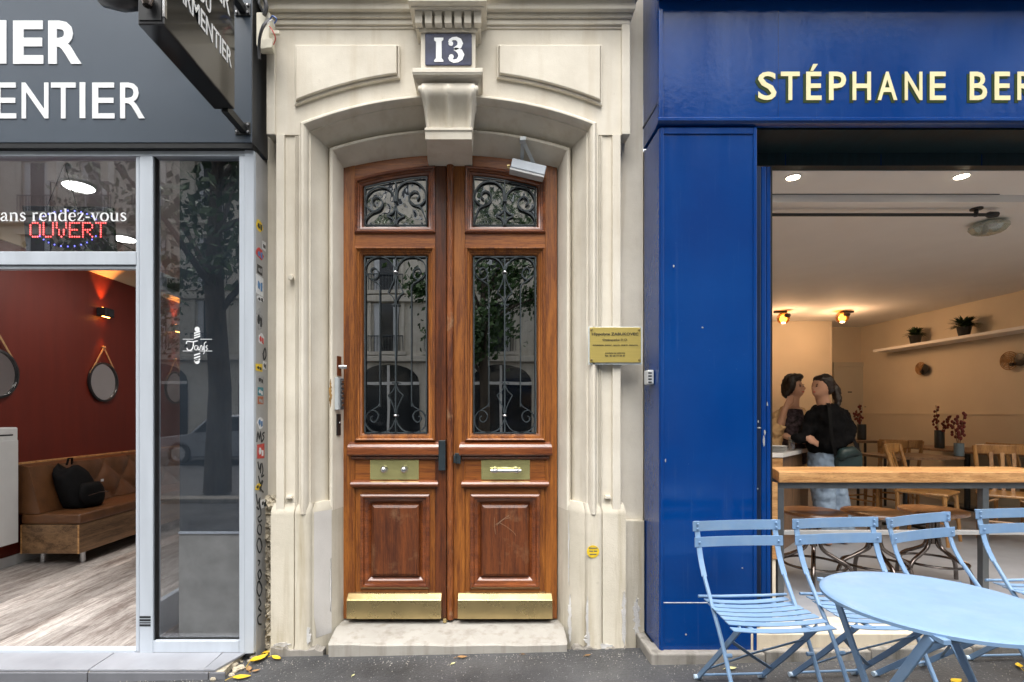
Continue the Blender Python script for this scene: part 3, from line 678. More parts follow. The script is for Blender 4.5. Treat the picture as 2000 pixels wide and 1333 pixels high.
# street-door intercom fittings on the left reveal
def jamb_box(name, mt, par, y0, y1, v0, v1, th_, base=0):
    ym = (y0+y1)/2
    xa = lambda y: CX-.68+(y-3.01)*(.03/.11)+.001+base
    z0, z1 = vz(v1, ym), vz(v0, ym)
    return MB().slab([(xa(y0),y0),(xa(y0)+th_,y0),(xa(y1)+th_,y1),(xa(y1),y1)], z0, z1).build(name, mt, par, bevel=.002)
rp = thing('exit_button', 'brown reader plate with chrome knob on the stone reveal', 'door button', (CX-.665, 3.06, 1.5)); jamb_box('plate', 'oak_dark', rp, 3.035, 3.075, 696, 735, .006)
MB().tube([(CX-.672,3.055,vz(717,3.055)),(CX-.615,3.055,vz(717,3.055))], .0125, 12).build('knob', 'steel', rp, smooth=True)
ic = thing('intercom_keypad', 'grey metal intercom keypad with rusty stain beside the oak door', 'intercom', (CX-.665, 3.06, 1.36)); jamb_box('housing', 'grey_plastic', ic, 3.012, 3.07, 738, 801, .022); jamb_box('keypad', 'frame_grey', ic, 3.03, 3.066, 740, 800, .004, .0225)
for k in range(6): jamb_box('key', 'steel', ic, 3.038, 3.058, 744+9*k, 749+9*k, .003, .027)
lk = tag(jamb_box('key_switch', 'dark_plastic', None, 3.03, 3.07, 809, 851, .006), 'dark key switch plate low on the stone reveal', 'key switch')
MB().lathe([(.007,0),(.007,.004)], (CX-.66, 3.05, vz(826,3.05)), 10, 'x').build('lock', 'steel', lk)
tag(MB().lathe([(.004,-.035),(.014,-.034),(.018,-.026),(.014,-.016),(.009,-.01),(.009,0)], (ux(571,2.91), 2.915, vz(545,2.915)), 14, 'y').build('wall_peg', 'stone_plinth', smooth=True), 'small stone-coloured round peg on the doorway moulding', 'peg')
ys_ = thing('round_sticker', 'round yellow sticker on the stone plinth', 'sticker', (ux(1158,2.876), 2.874, vz(1089,2.876)))
MB().lathe([(.035,-.0008),(.035,.0008)], (ux(1158,2.876), 2.8745, vz(1077.5,2.876)), 24, 'y').build('disc', 'sticker_yellow', ys_)
for u0,u1,v in ((1150,1167,1071),(1151,1158,1077),(1160,1166,1077),(1152,1165,1083)): fb('print', 'ink_grey', ys_, u0, u1, v-1, v+1, 2.8728, .0006)
MB().prism(blob(CX-.697, vz(768,3.0), .008, .085, seed=21), 2.9935, 3.0).build('rust_stain', 'rust', ic)
# cream junction box with loose wires
jb = thing('junction_box', 'broken cream junction box with loose wires at the fascia corner', 'junction box', (ux(522,2.84), 2.86, vz(98,2.84)))
MB().box(ux(502,2.80), ux(528,2.80), 2.79, 2.86, vz(92,2.8), vz(27,2.8)).build('box', 'cream_plastic', jb, bevel=.004)
MB().prism([(ux(510,2.79),vz(100,2.79)),(ux(533,2.79),vz(97,2.79)),(ux(536,2.79),vz(78,2.79)),(ux(512,2.79),vz(80,2.79))], 2.775, 2.80).build('box_foot', 'cream_plastic', jb, bevel=.003)
MB().box(ux(531,2.80), ux(547,2.80), 2.785, 2.80, vz(70,2.8), vz(63,2.8)).build('lid', 'cream_plastic', jb, bevel=.002)
def wire(par, mt, pts, r=.004, Y=2.77, name='wire'):
    P = [Vector((ux(u, Y+dy), Y+dy, vz(v, Y+dy))) for u, v, dy in pts]; Q = [P[0]]
    for i in range(len(P)-1):
        p0,p1,p2,p3 = P[max(i-1,0)],P[i],P[i+1],P[min(i+2,len(P)-1)]
        for k in range(1,5):
            t = k/4; Q.append(.5*((2*p1)+(-p0+p2)*t+(2*p0-5*p1+4*p2-p3)*t*t+(-p0+3*p1-3*p2+p3)*t**3))
    return MB().tube(Q, r, 6).build(name, mt, par, smooth=True)
wire(jb, 'dark_plastic', ((526,38,0),(515,50,-.03),(508,70,-.03),(506,90,-.01),(507,117,0)), .008)
wire(jb, 'wire_blue', ((527,40,0),(532,32,-.02),(540,38,-.02),(536,46,0))); wire(jb, 'wire_red', ((526,52,0),(532,60,-.02),(538,75,-.01),(534,88,0)), .003)
wire(jb, 'sticker_white', ((516,55,-.01),(524,44,-.02),(532,40,-.01),(536,52,0)), .003)
wire(jb, 'dark_plastic', ((508,-40,.02),(514,-10,0),(520,12,0),(516,30,0)), .012); wire(jb, 'dark_plastic', ((520,-40,.02),(506,0,-.02),(512,20,-.01),(520,28,0)), .007)
# ================================================================ barber's shop, left
FY, AY, ZF = 2.80, 2.83, .031
bs = thing('barber_shop_front', 'grey barber shop front with aluminium frames and white fascia letters', 'shop front', (-2.6, AY, 0))
XE = -4.9                                       # off to the left of the frame
zf0 = vz(279, FY)
MB().box(XE, XL, FY, 3.0, zf0, 4.1).build('fascia', 'fascia_grey', bs, bevel=.003)
MB().box(XL+.0005, XL+.004, FY+.004, 2.998, zf0-.0, 4.1).build('fascia_return', 'fascia_side', bs)
MB().box(XE, XL+.002, FY+.004, 2.9, zf0-.027, zf0-.001).build('fascia_edge', 'black_trim', bs)
def fr(name, u0, u1, v0, v1, dep=.06, Y=AY, mt='alu', par=None): return box(name, mt, par or bs, ux(u0,Y), ux(u1,Y), Y, Y+dep, vz(v1,Y), vz(v0,Y), .003)
box('head_rail', 'alu', bs, XE, ux(497,AY)-.002, AY+.002, AY+.06, vz(305,AY), zf0-.0275, .003)
fr('mullion', 272, 298.5, 305.3, 1276, .07); fr('mullion_lip', 265, 271.6, 305.3, 1276, .05, AY+.008); fr('window_stile', 298.8, 303, 305.4, 1253, .04, AY+.012, 'black_trim')
box('transom', 'alu', bs, XE, ux(264.7,AY), AY+.004, AY+.06, vz(517,AY), vz(491,AY), .003); box('transom_lip', 'alu', bs, XE, ux(264.7,AY), AY+.016, AY+.05, vz(524,AY), vz(518,AY), .002)
fr('corner_post', 467, 478, 305.3, 1276, .06, AY-.006)
MB().slab([(ux(478.2,AY-.006),AY-.006),(ux(495.5,AY),AY),(XL,AY+.02),(XL,2.998),(ux(478.2,AY),2.998)], vz(1276,AY), zf0-.028).build('corner_cladding', 'alu', bs)
MB().box(XL+.0006, XL+.0035, AY+.018, 2.998, ZF-.05, zf0-.028).build('return_panel', 'alu_side', bs)
fr('sill_rail', 298.8, 466.8, 1252.5, 1275, .06, AY+.001); fr('sill_bead', 303.2, 466.8, 1249.5, 1252.3, .04, AY+.02, 'black_trim')
box('threshold_bar', 'alu', bs, XE, ux(264.7,AY), AY, AY+.05, ZF-.006, ZF+.012, .002)
# panes
MB().box(XE, ux(265,AY), AY+.030, AY+.036, vz(491,AY), vz(305,AY)).build('transom_pane', 'glass_shop', bs)
MB().box(ux(302,AY), ux(468,AY), AY+.030, AY+.036, vz(1250,AY), vz(305,AY)).build('window_pane', 'glass_shop', bs)
# fascia lettering, letter by letter where it stands
LT = [('B',-335,-265,41,125.5,.03),('A',-255,-178,41,125.5,.03),('R',-166,-101,41,125.5,.03),('B',-90,-24,41,125.5,.03),('I',-3,13.5,41,125.5,.0),('E',26,85,41,125.5,.03),('R',94.6,159.5,41,125.5,.03),
      ('P',-215,-165,162,232,.005),('A',-158,-105,162,232,.005),('R',-97,-50,162,232,.005),('M',-40,-2-18,162,232,.005),('E',-10,32,162,232,.005),('N',42.7,95,162,232,.005),('T',100,148,162,232,.005),('I',156.5,167.5,162,232,0),('E',180.5,224,162,232,.005),('R',235,283,162,232,.005)]
for ch, u0, u1, v0, v1, bd in LT:
    if ch == 'I': box('letter', 'white_letter', bs, ux(u0,FY), ux(u1,FY), FY-.004, FY-.0005, vz(v1,FY), vz(v0,FY))
    else: front_text('letter', ch, 'white_letter', bs, u0, u1, v0, v1, FY-.0025, .004, bd)
# window lettering (small serifs added to plain letters)
GY = AY+.028
def stroke(mb, pts, w_, Y, th_=.0008):
    P = [Vector((ux(u,Y), Y, vz(v,Y))) for u, v in pts]; Q = [P[0]]
    for i in range(len(P)-1):
        p0,p1,p2,p3 = P[max(i-1,0)],P[i],P[i+1],P[min(i+2,len(P)-1)]
        for k in range(1,5):
            t = k/4; Q.append(.5*((2*p1)+(-p0+p2)*t+(2*p0-5*p1+4*p2-p3)*t*t+(-p0+3*p1-3*p2+p3)*t**3))
    mb.bar(Q, th_, w_, (0,1,0)); return mb
# book-face letters drawn stroke by stroke: (advance, strokes of (x, y, width), serif bars (x0, x1, y))
H_, T_ = .15, .055
SER = {'n': (.92, [[(.2,0,H_),(.2,1,H_)],[(.2,.72,T_),(.36,.95,.08),(.55,.95,.12),(.68,.75,H_),(.68,0,H_)]], [(.04,.38,0),(.52,.88,0),(.06,.22,.97)]),
 'r': (.68, [[(.2,0,H_),(.2,1,H_)],[(.2,.7,T_),(.32,.92,.08),(.46,.97,.10),(.55,.90,.15)]], [(.04,.42,0),(.06,.22,.97)]),
 'e': (.76, [[(.12,.52,T_),(.62,.52,T_)],[(.62,.52,.13),(.56,.86,.10),(.38,.98,.06),(.18,.84,.13),(.10,.5,.16),(.18,.16,.13),(.42,.02,.07),(.64,.2,.06)]], []),
 'd': (.90, [[(.66,0,H_),(.66,1.5,H_)],[(.62,.85,.07),(.40,.98,.06),(.18,.82,.13),(.1,.48,.16),(.18,.14,.13),(.40,.02,.06),(.62,.18,.07)]], [(.6,.86,0),(.5,.66,1.47)]),
 'z': (.72, [[(.10,.96,T_),(.58,.96,T_)],[(.56,.94,.13),(.12,.05,.13)],[(.1,.04,T_),(.62,.04,T_)],[(.12,.95,T_),(.10,.72,T_)],[(.60,.05,T_),(.63,.3,T_)]], []),
 '-': (.50, [[(.06,.45,.10),(.42,.45,.10)]], []),
 'v': (.82, [[(.16,.98,.15),(.42,.02,.13)],[(.66,.98,T_),(.42,.02,T_)]], [(.0,.34,.97),(.52,.82,.97)]),
 'o': (.86, [[(.42,.98,.06),(.2,.86,.13),(.11,.5,.16),(.2,.14,.13),(.42,.02,.06),(.64,.14,.13),(.73,.5,.16),(.64,.86,.13),(.42,.98,.06)]], []),
 'u': (.92, [[(.2,.98,H_),(.2,.25,H_),(.32,.04,.10),(.5,.05,.08),(.66,.25,T_)],[(.68,.98,H_),(.68,0,H_)]], [(.02,.22,.97),(.5,.7,.97),(.68,.88,0)]),
 's': (.64, [[(.52,.75,T_),(.46,.94,.07),(.28,.98,.08),(.14,.82,.12),(.22,.60,.15),(.42,.44,.15),(.52,.22,.12),(.36,.03,.08),(.16,.06,.07),(.09,.28,T_)]], []),
 'a': (.78, [[(.14,.74,.12),(.2,.92,.08),(.36,.98,.08),(.52,.84,.14),(.54,.2,.14),(.62,.05,.08),(.74,.1,T_)],[(.54,.58,T_),(.26,.48,.09),(.11,.26,.14),(.22,.04,.09),(.42,.08,.07),(.54,.24,T_)]], []),
 ' ': (.45, [], [])}
u = 0.0; W0 = sum(SER[c_][0] for c_ in 'ans rendez-vous'); ppu = 248.0/W0; XH = 16.0
def ser_pt(x, y): return Vector((ux(u+x*ppu, GY), GY, vz(432.0-y*XH, GY)))
kx = ux(ppu,GY)-ux(0,GY)
for ch in 'ans rendez-vous':
    adv, sts, srs = SER[ch]; mbc = MB()
    for stt in sts:
        P = [ser_pt(x,y) for x,y,_ in stt]; Wd = [w_ for _,_,w_ in stt]; Q, WQ = [P[0]], [Wd[0]]
        for i in range(len(P)-1):
            p0,p1,p2,p3 = P[max(i-1,0)],P[i],P[i+1],P[min(i+2,len(P)-1)]; nn = 4 if len(P) > 2 else 1
            for k in range(1,nn+1):
                t = k/nn; Q.append(.5*((2*p1)+(-p0+p2)*t+(2*p0-5*p1+4*p2-p3)*t*t+(-p0+3*p1-3*p2+p3)*t**3) if nn > 1 else p2); WQ.append(Wd[i]+(Wd[i+1]-Wd[i])*t)
        rg = []
        for i in range(len(Q)):
            tv = (Q[min(i+1,len(Q)-1)]-Q[max(i-1,0)]).normalized(); nv = Vector((-tv.z,0,tv.x))*WQ[i]*kx*1.15/2; rg.append([Q[i]+nv, Q[i]-nv])
        mbc.loft(rg, closed=False)
    for x0, x1, y in srs: a, b = ser_pt(x0,y), ser_pt(x1,y); mbc.add([a+Vector((0,-.0002,-.0012)), b+Vector((0,-.0002,-.0012)), b+Vector((0,-.0002,.0016)), a+Vector((0,-.0002,.0016))], [(0,1,2,3)])
    if mbc.v: mbc.build('window_letter', 'white_letter', bs, fix=False)
    u += adv*ppu
# script word between two rules, on a barber's pole
for pts, w_ in ((((364,672),(366,667),(376,668),(386,666)), .006), (((378,668),(377,678),(373,684),(367,684),(365,680)), .006), (((386,676),(381,676),(380,682),(384,684),(387,677),(387,684),(390,682)), .004),
    (((390,684),(392,676),(394,676),(395,679),(395,684),(398,680)), .004), (((398,676),(397,683),(400,682)), .004), (((403,668),(399,672),(399,688),(397,692)), .004), (((405,675),(402,678),(405,682),(402,685)), .004),
    (((357,663),(378,663)), .003), (((391,663),(414,663)), .003), (((357,686),(376,686)), .003), (((389,686),(414,686)), .003)): stroke(MB(), pts, w_, GY).build('script_stroke', 'white_letter', bs)
for a, b, s in ((646,660,1),(689,706,-1)):
    for k in range(3):
        v = a+(b-a)*k/3; MB().prism([(ux(379,GY),vz(v+4,GY)),(ux(391,GY),vz(v,GY)),(ux(391,GY),vz(v+3,GY)),(ux(379,GY),vz(v+7,GY))], GY-.0004, GY+.0004).build('pole_stripe', 'white_letter', bs)
for v in (643.5, 706.5): MB().lathe([(.014,-.0004),(.014,.0004)], (ux(385,GY), GY, vz(v,GY)), 16, 'y').build('pole_ball', 'white_letter', bs)
for k, v in enumerate((1206,1212,1218,1222)): fr('maker_label', 272.5, 294, v-2.2, v+2 if k != 2 else v, .001, AY-.0015, 'ink')
# dark film panel and grey board standing behind the window
pb = thing('window_back_panel', 'dark panel over a grey board standing behind the narrow shop window', 'panel', (ux(410,2.92), 2.92, ZF))
box('film_panel', 'panel_film', pb, ux(351,2.92), ux(470,2.92), 2.92, 2.95, vz(1038,2.92), 2.93)
box('ledge', 'alu', pb, ux(351,2.92), ux(470,2.92), 2.905, 2.95, vz(1042,2.92), vz(1038.5,2.92)); box('board', 'panel_grey', pb, ux(351,2.92), ux(470,2.92), 2.912, 2.95, ZF+.004, vz(1042.5,2.92))
# open aluminium shop door leaf, swung inwards
dl = thing('shop_door_leaf', 'aluminium glazed shop door swung open into the barber shop', 'door', (-1.93, 2.93, ZF))
dx = -1.945
box('bottom_panel', 'alu', dl, dx, dx+.04, 2.93, 3.80, ZF+.02, ZF+.22, .003); box('top_rail', 'alu', dl, dx, dx+.04, 2.93, 3.80, 2.08, 2.18, .003)
box('stile', 'alu', dl, dx, dx+.04, 2.905, 2.929, ZF+.02, 2.18, .003); box('stile', 'alu', dl, dx, dx+.04, 3.801, 3.87, ZF+.02, 2.18, .003)
box('pane', 'glass_window', dl, dx+.016, dx+.022, 2.93, 3.80, ZF+.22, 2.08); box('closer', 'dark_plastic', dl, dx+.041, dx+.09, 3.05, 3.32, 2.10, 2.16, .004)
# tiled entrance step
sp = thing('shop_step', 'low step of grey tiles along the barber shop entrance', 'step', (-2.4, 2.7, 0))
box('core', 'stone_rough', sp, XE, -1.36, 2.648, AY+.03, -.16, ZF-.014)
edges = [XE, -3.55, -2.80, ux(224,AY)-.0, ux(435,AY), -1.33]; front = [XE, -3.6, -2.82, -2.02, -1.42, -1.37]
for a in range(5):
    x0, x1 = edges[a]+.003, edges[a+1]-.003; o_ = .0
    MB().slab([(x0, AY+.002),(x1, AY+.002),(min(x1,-1.40) if a == 4 else x1, 2.645),(min(x0,-1.46) if a == 4 else x0, 2.645)], ZF-.013, ZF-.001).build('tile', 'tile_grey', sp, bevel=.0015)
rs = [XE, -3.1, ux(172,2.64), ux(408,2.64), ux(441,2.64)]
for a in range(4): box('tile', 'tile_riser', sp, rs[a]+.003, rs[a+1]-.003, 2.635, 2.647, -.16, ZF-.015, .0015)
random.seed(11)
for k in range(26):
    x = random.uniform(-1.42,-1.30); y = random.uniform(2.62,2.86); r_ = random.uniform(.008,.024)
    q = MB().ell((x, y, gz(x)+r_*.4), (r_, r_*random.uniform(.6,1), r_*.7), 6, 4).build('rubble_stone', 'stone_rough', sp)

# ---- interior shell
def shell(name, mt, *b):
    o = MB().box(*b).build(name, mt); return struct(o)
shell('barber_wall_red', 'red_wall', -4.22, -4.12, 2.86, 7.7, -.1, 2.82)
shell('barber_cornice', 'cream_paint', -4.22, -4.10, 2.86, 7.7, 2.821, 3.0)
MB().loft([[(-4.1,2.88,2.822),(-4.1,7.65,2.822)],[(-4.07,2.88,2.87),(-4.07,7.65,2.87)],[(-3.98,2.88,2.925),(-3.98,7.65,2.925)],[(-3.86,2.88,2.949),(-3.86,7.65,2.949)]], closed=False).build('cornice', 'cream_paint', bpy.data.objects['barber_cornice'], smooth='all')
shell('barber_wall_back', 'grey_ceiling', -4.12, -1.42, 7.6, 7.7, -.1, 3.0)
shell('barber_wall_side', 'grey_ceiling', -1.42, -1.33, 3.01, 7.7, -.1, 3.0)
shell('barber_ceiling', 'grey_ceiling', -4.22, -1.33, 2.90, 7.7, 2.951, 3.05)
shell('barber_skirting', 'white_plastic', -4.119, -4.105, 2.9, 7.6, ZF, ZF+.085)
fl = shell('barber_floor', 'fascia_side', -4.12, -1.42, 2.87, 7.6, -.1, ZF-.009)
rd = random.Random(5); W, Lp = .186, 1.24; xk = -4.118
while xk < -1.45:
    y = 2.885 - rd.uniform(0, 1.0)
    while y < 7.5:
        y0, y1 = max(y, 2.885), min(y+Lp, 7.55)
        if y1-y0 > .05: MB().box(xk+.0012, min(xk+W, -1.43)-.0012, y0+.0012, y1-.0012, ZF-.0085, ZF-.0005).build('plank', 'plank', fl)
        y += Lp
    xk += W
# ---- lamps
def area_disc(name, loc, size, power, col, rot_=(0,0,0)):
    l = bpy.data.lights.new(name, 'AREA'); l.shape = 'DISK'; l.size = size; l.energy = power; l.color = col
    o = bpy.data.objects.new(name, l); link(o); o.location = loc; o.rotation_euler = rot_; return o
for k, (x, y, lab) in enumerate(((-2.85,3.58,'round white ceiling light above the lit OUVERT sign'), (-3.30,4.66,'round white ceiling light partly behind the OUVERT sign'), (-2.7,6.0,'round white ceiling light deep in the barber shop'))):
    c_ = thing('ceiling_light', lab, 'ceiling light', (x, y, 2.95), 'barber shop ceiling lights')
    MB().lathe([(.100,0),(.100,-.014),(.092,-.018)], (x,y,2.9505), 28).build('rim', 'white_plastic', c_); MB().lathe([(.090,-.0185),(.090,-.021)], (x,y,2.9505), 28).build('diffuser', 'lamp_white', c_)
    area_disc('ceiling_lamp', (x, y, 2.92), .17, 3.4, (1,.95,.88))
def sconce(y, z, lab):
    s_ = thing('wall_sconce', lab, 'wall lamp', (-4.1, y, z), 'barber shop wall lamps')
    box('body', 'dark_plastic', s_, -4.119, -4.02, y-.065, y+.065, z-.045, z+.045, .006)
    for dz, rx in ((.05, 180), (-.05, 0)):
        for k in (-1, 0, 1): MB().lathe([(.012,0),(.012,.004)], (-4.065, y+k*.038, z+dz*.92-.002), 10).build('lens', 'lamp_orange', s_)
        l = bpy.data.lights.new('sconce_beam', 'SPOT'); l.energy = 8; l.color = (1,.36,.09); l.spot_size = R(60); l.spot_blend = .8; l.shadow_soft_size = .012
        o = bpy.data.objects.new('sconce_beam', l); link(o); o.location = (-4.05, y, z+dz*1.15); o.rotation_euler = (R(rx), R(9 if rx else -9)*(-1 if rx == 0 else 1)*-1, 0)
sconce(5.47, 2.42, 'lit black up-and-down wall lamp above the round mirror'); sconce(6.75, 2.46, 'lit black wall lamp seen through the narrow shop window')
def mirror(y, z, lab, r_=.205):
    m_ = thing('round_mirror', lab, 'mirror', (-4.1, y, z-r_), 'round barber shop mirrors')
    MB().lathe([(r_,-.0),(r_+.004,.0),(r_+.006,.025),(r_-.012,.028),(r_-.012,.02),(r_-.014,.0)], (-4.118, y, z), 36, 'x').build('rim', 'dark_plastic', m_, smooth=True)
    MB().lathe([(r_-.013,.010),(r_-.013,.013)], (-4.118, y, z), 36, 'x').build('glass', 'mirror', m_)
    for s in (-1, 1): MB().bar([(-4.10, y, z+.37), (-4.10, y+s*r_*.93, z+.08)], .016, .005, (0,1,0)).build('strap', 'rope', m_)
    MB().lathe([(.012,0),(.014,.03)], (-4.118, y, z+.375), 10, 'x').build('peg', 'rope', m_)
mirror(5.49, 1.68, 'round mirror on a rope strap beneath the lit wall lamp'); mirror(4.28, 1.68, 'round mirror cut off by the edge of the open barber doorway'); mirror(6.75, 1.68, 'round mirror dimly seen through the narrow shop window')
# ---- heater
ht = thing('panel_heater', 'white panel heater on the red wall beside the bench', 'heater', (-4.06, 3.95, .24))
box('body', 'white_plastic', ht, -4.118, -3.995, 3.5, 4.37, .245, 1.23, .012); box('grille_slot', 'dark_plastic', ht, -3.9952, -3.9935, 3.52, 4.32, 1.16, 1.172); box('front_panel', 'white_plastic', ht, -3.995, -3.985, 3.51, 4.36, .25, 1.12, .004)
# ---- bench
bn = thing('bench', 'brown quilted leather bench with wooden box base along the red wall', 'bench', (-3.8, 5.6, ZF))
B0, B1 = 4.42, 7.3
box('base', 'bench_wood', bn, -4.02, -3.515, B0, B1, .135, .385, .004)
MB().box(-4.02, -3.505, B0-.004, B1, .387, .478).build('seat', 'leather', bn, bevel=.022, seg=4, smooth='all')
for x in (-3.58, -3.93):
    for y in (B0+.12, 5.8, B1-.15): MB().tube([(x,y,ZF),(x,y,.134)], .022, 12).build('leg', 'steel', bn, smooth=True)
box('end_edge', 'bar_wood', bn, -4.021, -4.008, B0-.003, B0, .136, .384); box('end_edge', 'bar_wood', bn, -3.528, -3.5145, B0-.003, B0, .136, .384)
q = MB(); ny, nz = 130, 26; rg = []
for j in range(nz+1):
    s = j/nz; row = []
    for i in range(ny+1):
        y = B0 + (B1-B0)*i/ny; a = y/.19; b = s*2.2
        hgt = (abs(math.sin(math.pi*(a+b)/2*1.0))*abs(math.sin(math.pi*(a-b)/2)))**.5 if y > 4.66 else .75
        row.append((-3.885 - .105*s + .045*hgt, y, .482 + .40*s))
    rg.append(row)
for row in rg: pass
top = [(x-.055, y, z+.016) for x, y, z in rg[-1]]; bk = [(-4.09, y, .90) for _, y, _ in rg[-1]]
q.loft(rg+[top, bk], closed=False)
pr = [r_[0] for r_ in rg]+[top[0], bk[0], (-4.09,B0,.482)]; k0 = len(q.v); q.v += pr; q.f.append(tuple(range(k0, k0+len(pr))))
q.build('backrest', 'leather', bn, smooth=True)
box('top_rail', 'bar_wood', bn, -4.118, -4.09, B0+.05, B1, .86, .915, .003)
# ---- backpack
bk_ = thing('backpack', 'black backpack slumped against the leather bench back', 'backpack', (-3.8, 4.86, .48))
q = MB(); rg = []
for j in range(11):
    s = j/10; w_ = (.165 if s < .7 else .165*math.sqrt(max(.05, 1-((s-.75)/.27)**2)))*(.95+.08*math.sin(s*3)); d_ = .115*(1-.35*s); cxp = -3.78 - .10*s; cyp = 4.80-.05*s; ring = []
    for k in range(20):
        a = 2*math.pi*k/20; cs, sn = math.cos(a), math.sin(a); e_ = .65
        ring.append((cxp + d_*math.copysign(abs(cs)**e_, cs), cyp + w_*math.copysign(abs(sn)**e_, sn), .486 + .37*s + .014*math.sin(a*3+j)*s + .02*math.sin(a*2+1)*s))
    rg.append(ring)
q.loft(rg, True, True, True).build('body', 'fabric_black', bk_, smooth='all')
q = MB(); rg = []
for j in range(7):
    s = j/6; w_ = .15*math.sqrt(max(.05,1-(s*1.5-.75)**2)); ring = []
    for k in range(14):
        a = 2*math.pi*k/14; ring.append((-3.665-.03*s+.045*math.cos(a), 4.78+w_*math.sin(a), .50+.20*s))
    rg.append(ring)
q.loft(rg, True, True, True).build('front_pocket', 'fabric_black', bk_, smooth='all')
MB().tube([(-3.87,4.72,.87),(-3.86,4.73,.93),(-3.86,4.77,.93),(-3.87,4.78,.87)], .009, 8).build('handle', 'fabric_black', bk_, smooth=True)
MB().tube([(-3.617,4.66,.60),(-3.613,4.78,.612),(-3.617,4.90,.60)], .004, 6).build('zip', 'steel_dark', bk_); MB().box(-3.66,-3.652,4.86,4.885,.70,.722).build('tag', 'sticker_white', bk_)
# ---- lit OUVERT sign hanging in the transom
LY = 2.93
ls = thing('led_sign', 'black hanging LED sign with OUVERT in red dots', 'LED sign', (ux(135,LY), LY, vz(490,LY)))
MB().prism([(ux(43,LY),vz(402,LY)),(ux(219,LY),vz(404,LY)),(ux(225,LY),vz(490,LY)),(ux(51,LY),vz(490,LY))], LY, LY+.02).build('panel', 'dark_plastic', ls, bevel=.003)
F57 = {'O':['01110','10001','10001','10001','10001','10001','01110'],'U':['10001']*6+['01110'],'V':['10001','10001','10001','01010','01010','01010','00100'],'E':['11111','10000','10000','11110','10000','10000','11111'],'R':['11110','10001','10001','11110','10100','10010','10001'],'T':['11111']+['00100']*6}
q = MB()
for i, ch in enumerate('OUVERT'):
    for r_ in range(7):
        for c_ in range(5):
            if F57[ch][r_][c_] == '1':
                u = 60+i*25.6+c_*4.6; v = 436+r_*4.5; q.ell((ux(u,LY), LY-.002, vz(v,LY)), (.0046,.003,.0046), 6, 4)
q.build('lit_letters', 'led_red', ls)
q = MB()
for k in range(11):
    for sgn in (1, -1):
        a = R(-62+12.4*k)
        u, v = 133+62*math.sin(a), 444+(38 if sgn > 0 else -32)*math.cos(a)
        if 408 < v < 486: q.ell((ux(u,LY), LY-.002, vz(v,LY)), (.004,.003,.004), 6, 4)
q.build('lit_ring', 'led_blue', ls)
for a, b in (((125,322),(93,402)), ((127,322),(150,403))): MB().tube([(ux(a[0],LY-.03),LY-.03,vz(a[1],LY-.03)),(ux(b[0],LY),LY,vz(b[1],LY))], .0022, 6).build('cord', 'dark_plastic', ls)
MB().lathe([(.020,0),(.019,-.004),(.008,-.012),(.003,-.016)][::-1], (ux(126,2.87),2.90,vz(321,2.87)), 14, 'y').build('suction_hook', 'clear_edge', ls, smooth=True)
MB().tube([(ux(225,LY),LY,vz(470,LY)),(ux(262,3.0),3.0,vz(490,3.0))], .003, 6).build('cable', 'dark_plastic', ls)

# ================================================================ projecting sign, lamp, stickers
XS0, XS1, YS0, YS1, ZS = -1.382, -1.277, 2.03, 2.60, 2.896
ps = thing('projecting_sign', 'black projecting box sign with white letters on brackets at the fascia corner', 'shop sign', (-1.33, 2.6, ZS))
box('case', 'sign_black', ps, XS0, XS1, YS0, YS1, ZS, 3.58, .004)
box('edge_frame', 'steel', ps, XS1-.006, XS1+.003, YS0-.003, YS0+.012, ZS+.03, 3.58); box('end_plate', 'black_trim', ps, XS0+.006, XS1-.010, YS0-.004, YS0-.0005, ZS+.015, 3.56)
MB().lathe([(.016,0),(.024,.02),(.024,.04),(.012,.06)], (-1.325, YS0-.03, ZS+.05), 12).build('fixing', 'steel_dark', ps, smooth=True)
for body, y0, y1, z0, hgt in (('BARBIER', 2.115, 2.545, 3.327, .105), ('DU', 2.27, 2.37, 3.195, .085), ('PARMENTIER', 2.065, 2.562, 3.080, .085)):
    lettering('lettering', body, 'white_letter', ps, (XS1+.002, y0, z0), (0,1,0), (0,0,1), y1-y0, hgt, .002, .008)
for z in (2.905, 3.555):
    box('arm', 'black_trim', ps, -1.347, -1.312, YS1, 2.795, z-.02, z+.02, .002); box('bracket_plate', 'black_trim', ps, -1.372, -1.288, 2.792, 2.799, z-.032, z+.036, .002)
    for dx_, dz_ in ((-.03,.02),(.03,.02),(.03,-.018),(-.03,-.018)): MB().lathe([(.004,-.012),(.007,-.008),(.007,0)], (-1.33+dx_, 2.792, z+dz_), 8, 'y').build('bolt', 'steel', ps)
sl = thing('fascia_spotlight', 'black rounded fascia lamp poking in beside the projecting sign', 'spotlight', (-1.7, 2.4, 3.3))
MB().tube([(ux(188,2.45),2.45,vz(-14,2.45)),(ux(205,2.43),2.43,vz(-6,2.43)),(ux(235,2.4),2.4,vz(-2,2.4)),(ux(262,2.37),2.37,vz(-4,2.37)),(ux(274,2.36),2.36,vz(-12,2.36))], [.02,.045,.052,.05,.02], 14).build('housing', 'dark_plastic', sl, smooth='all')
MB().tube([(ux(235,2.4),2.4,vz(-8,2.4)),(ux(235,2.4),2.55,3.42),(ux(235,2.4),2.80,3.42)], .012, 8).build('arm', 'dark_plastic', sl, smooth=True)
def YU(u): return XL*1000/(u-PX)                 # depth of a column on the return wall
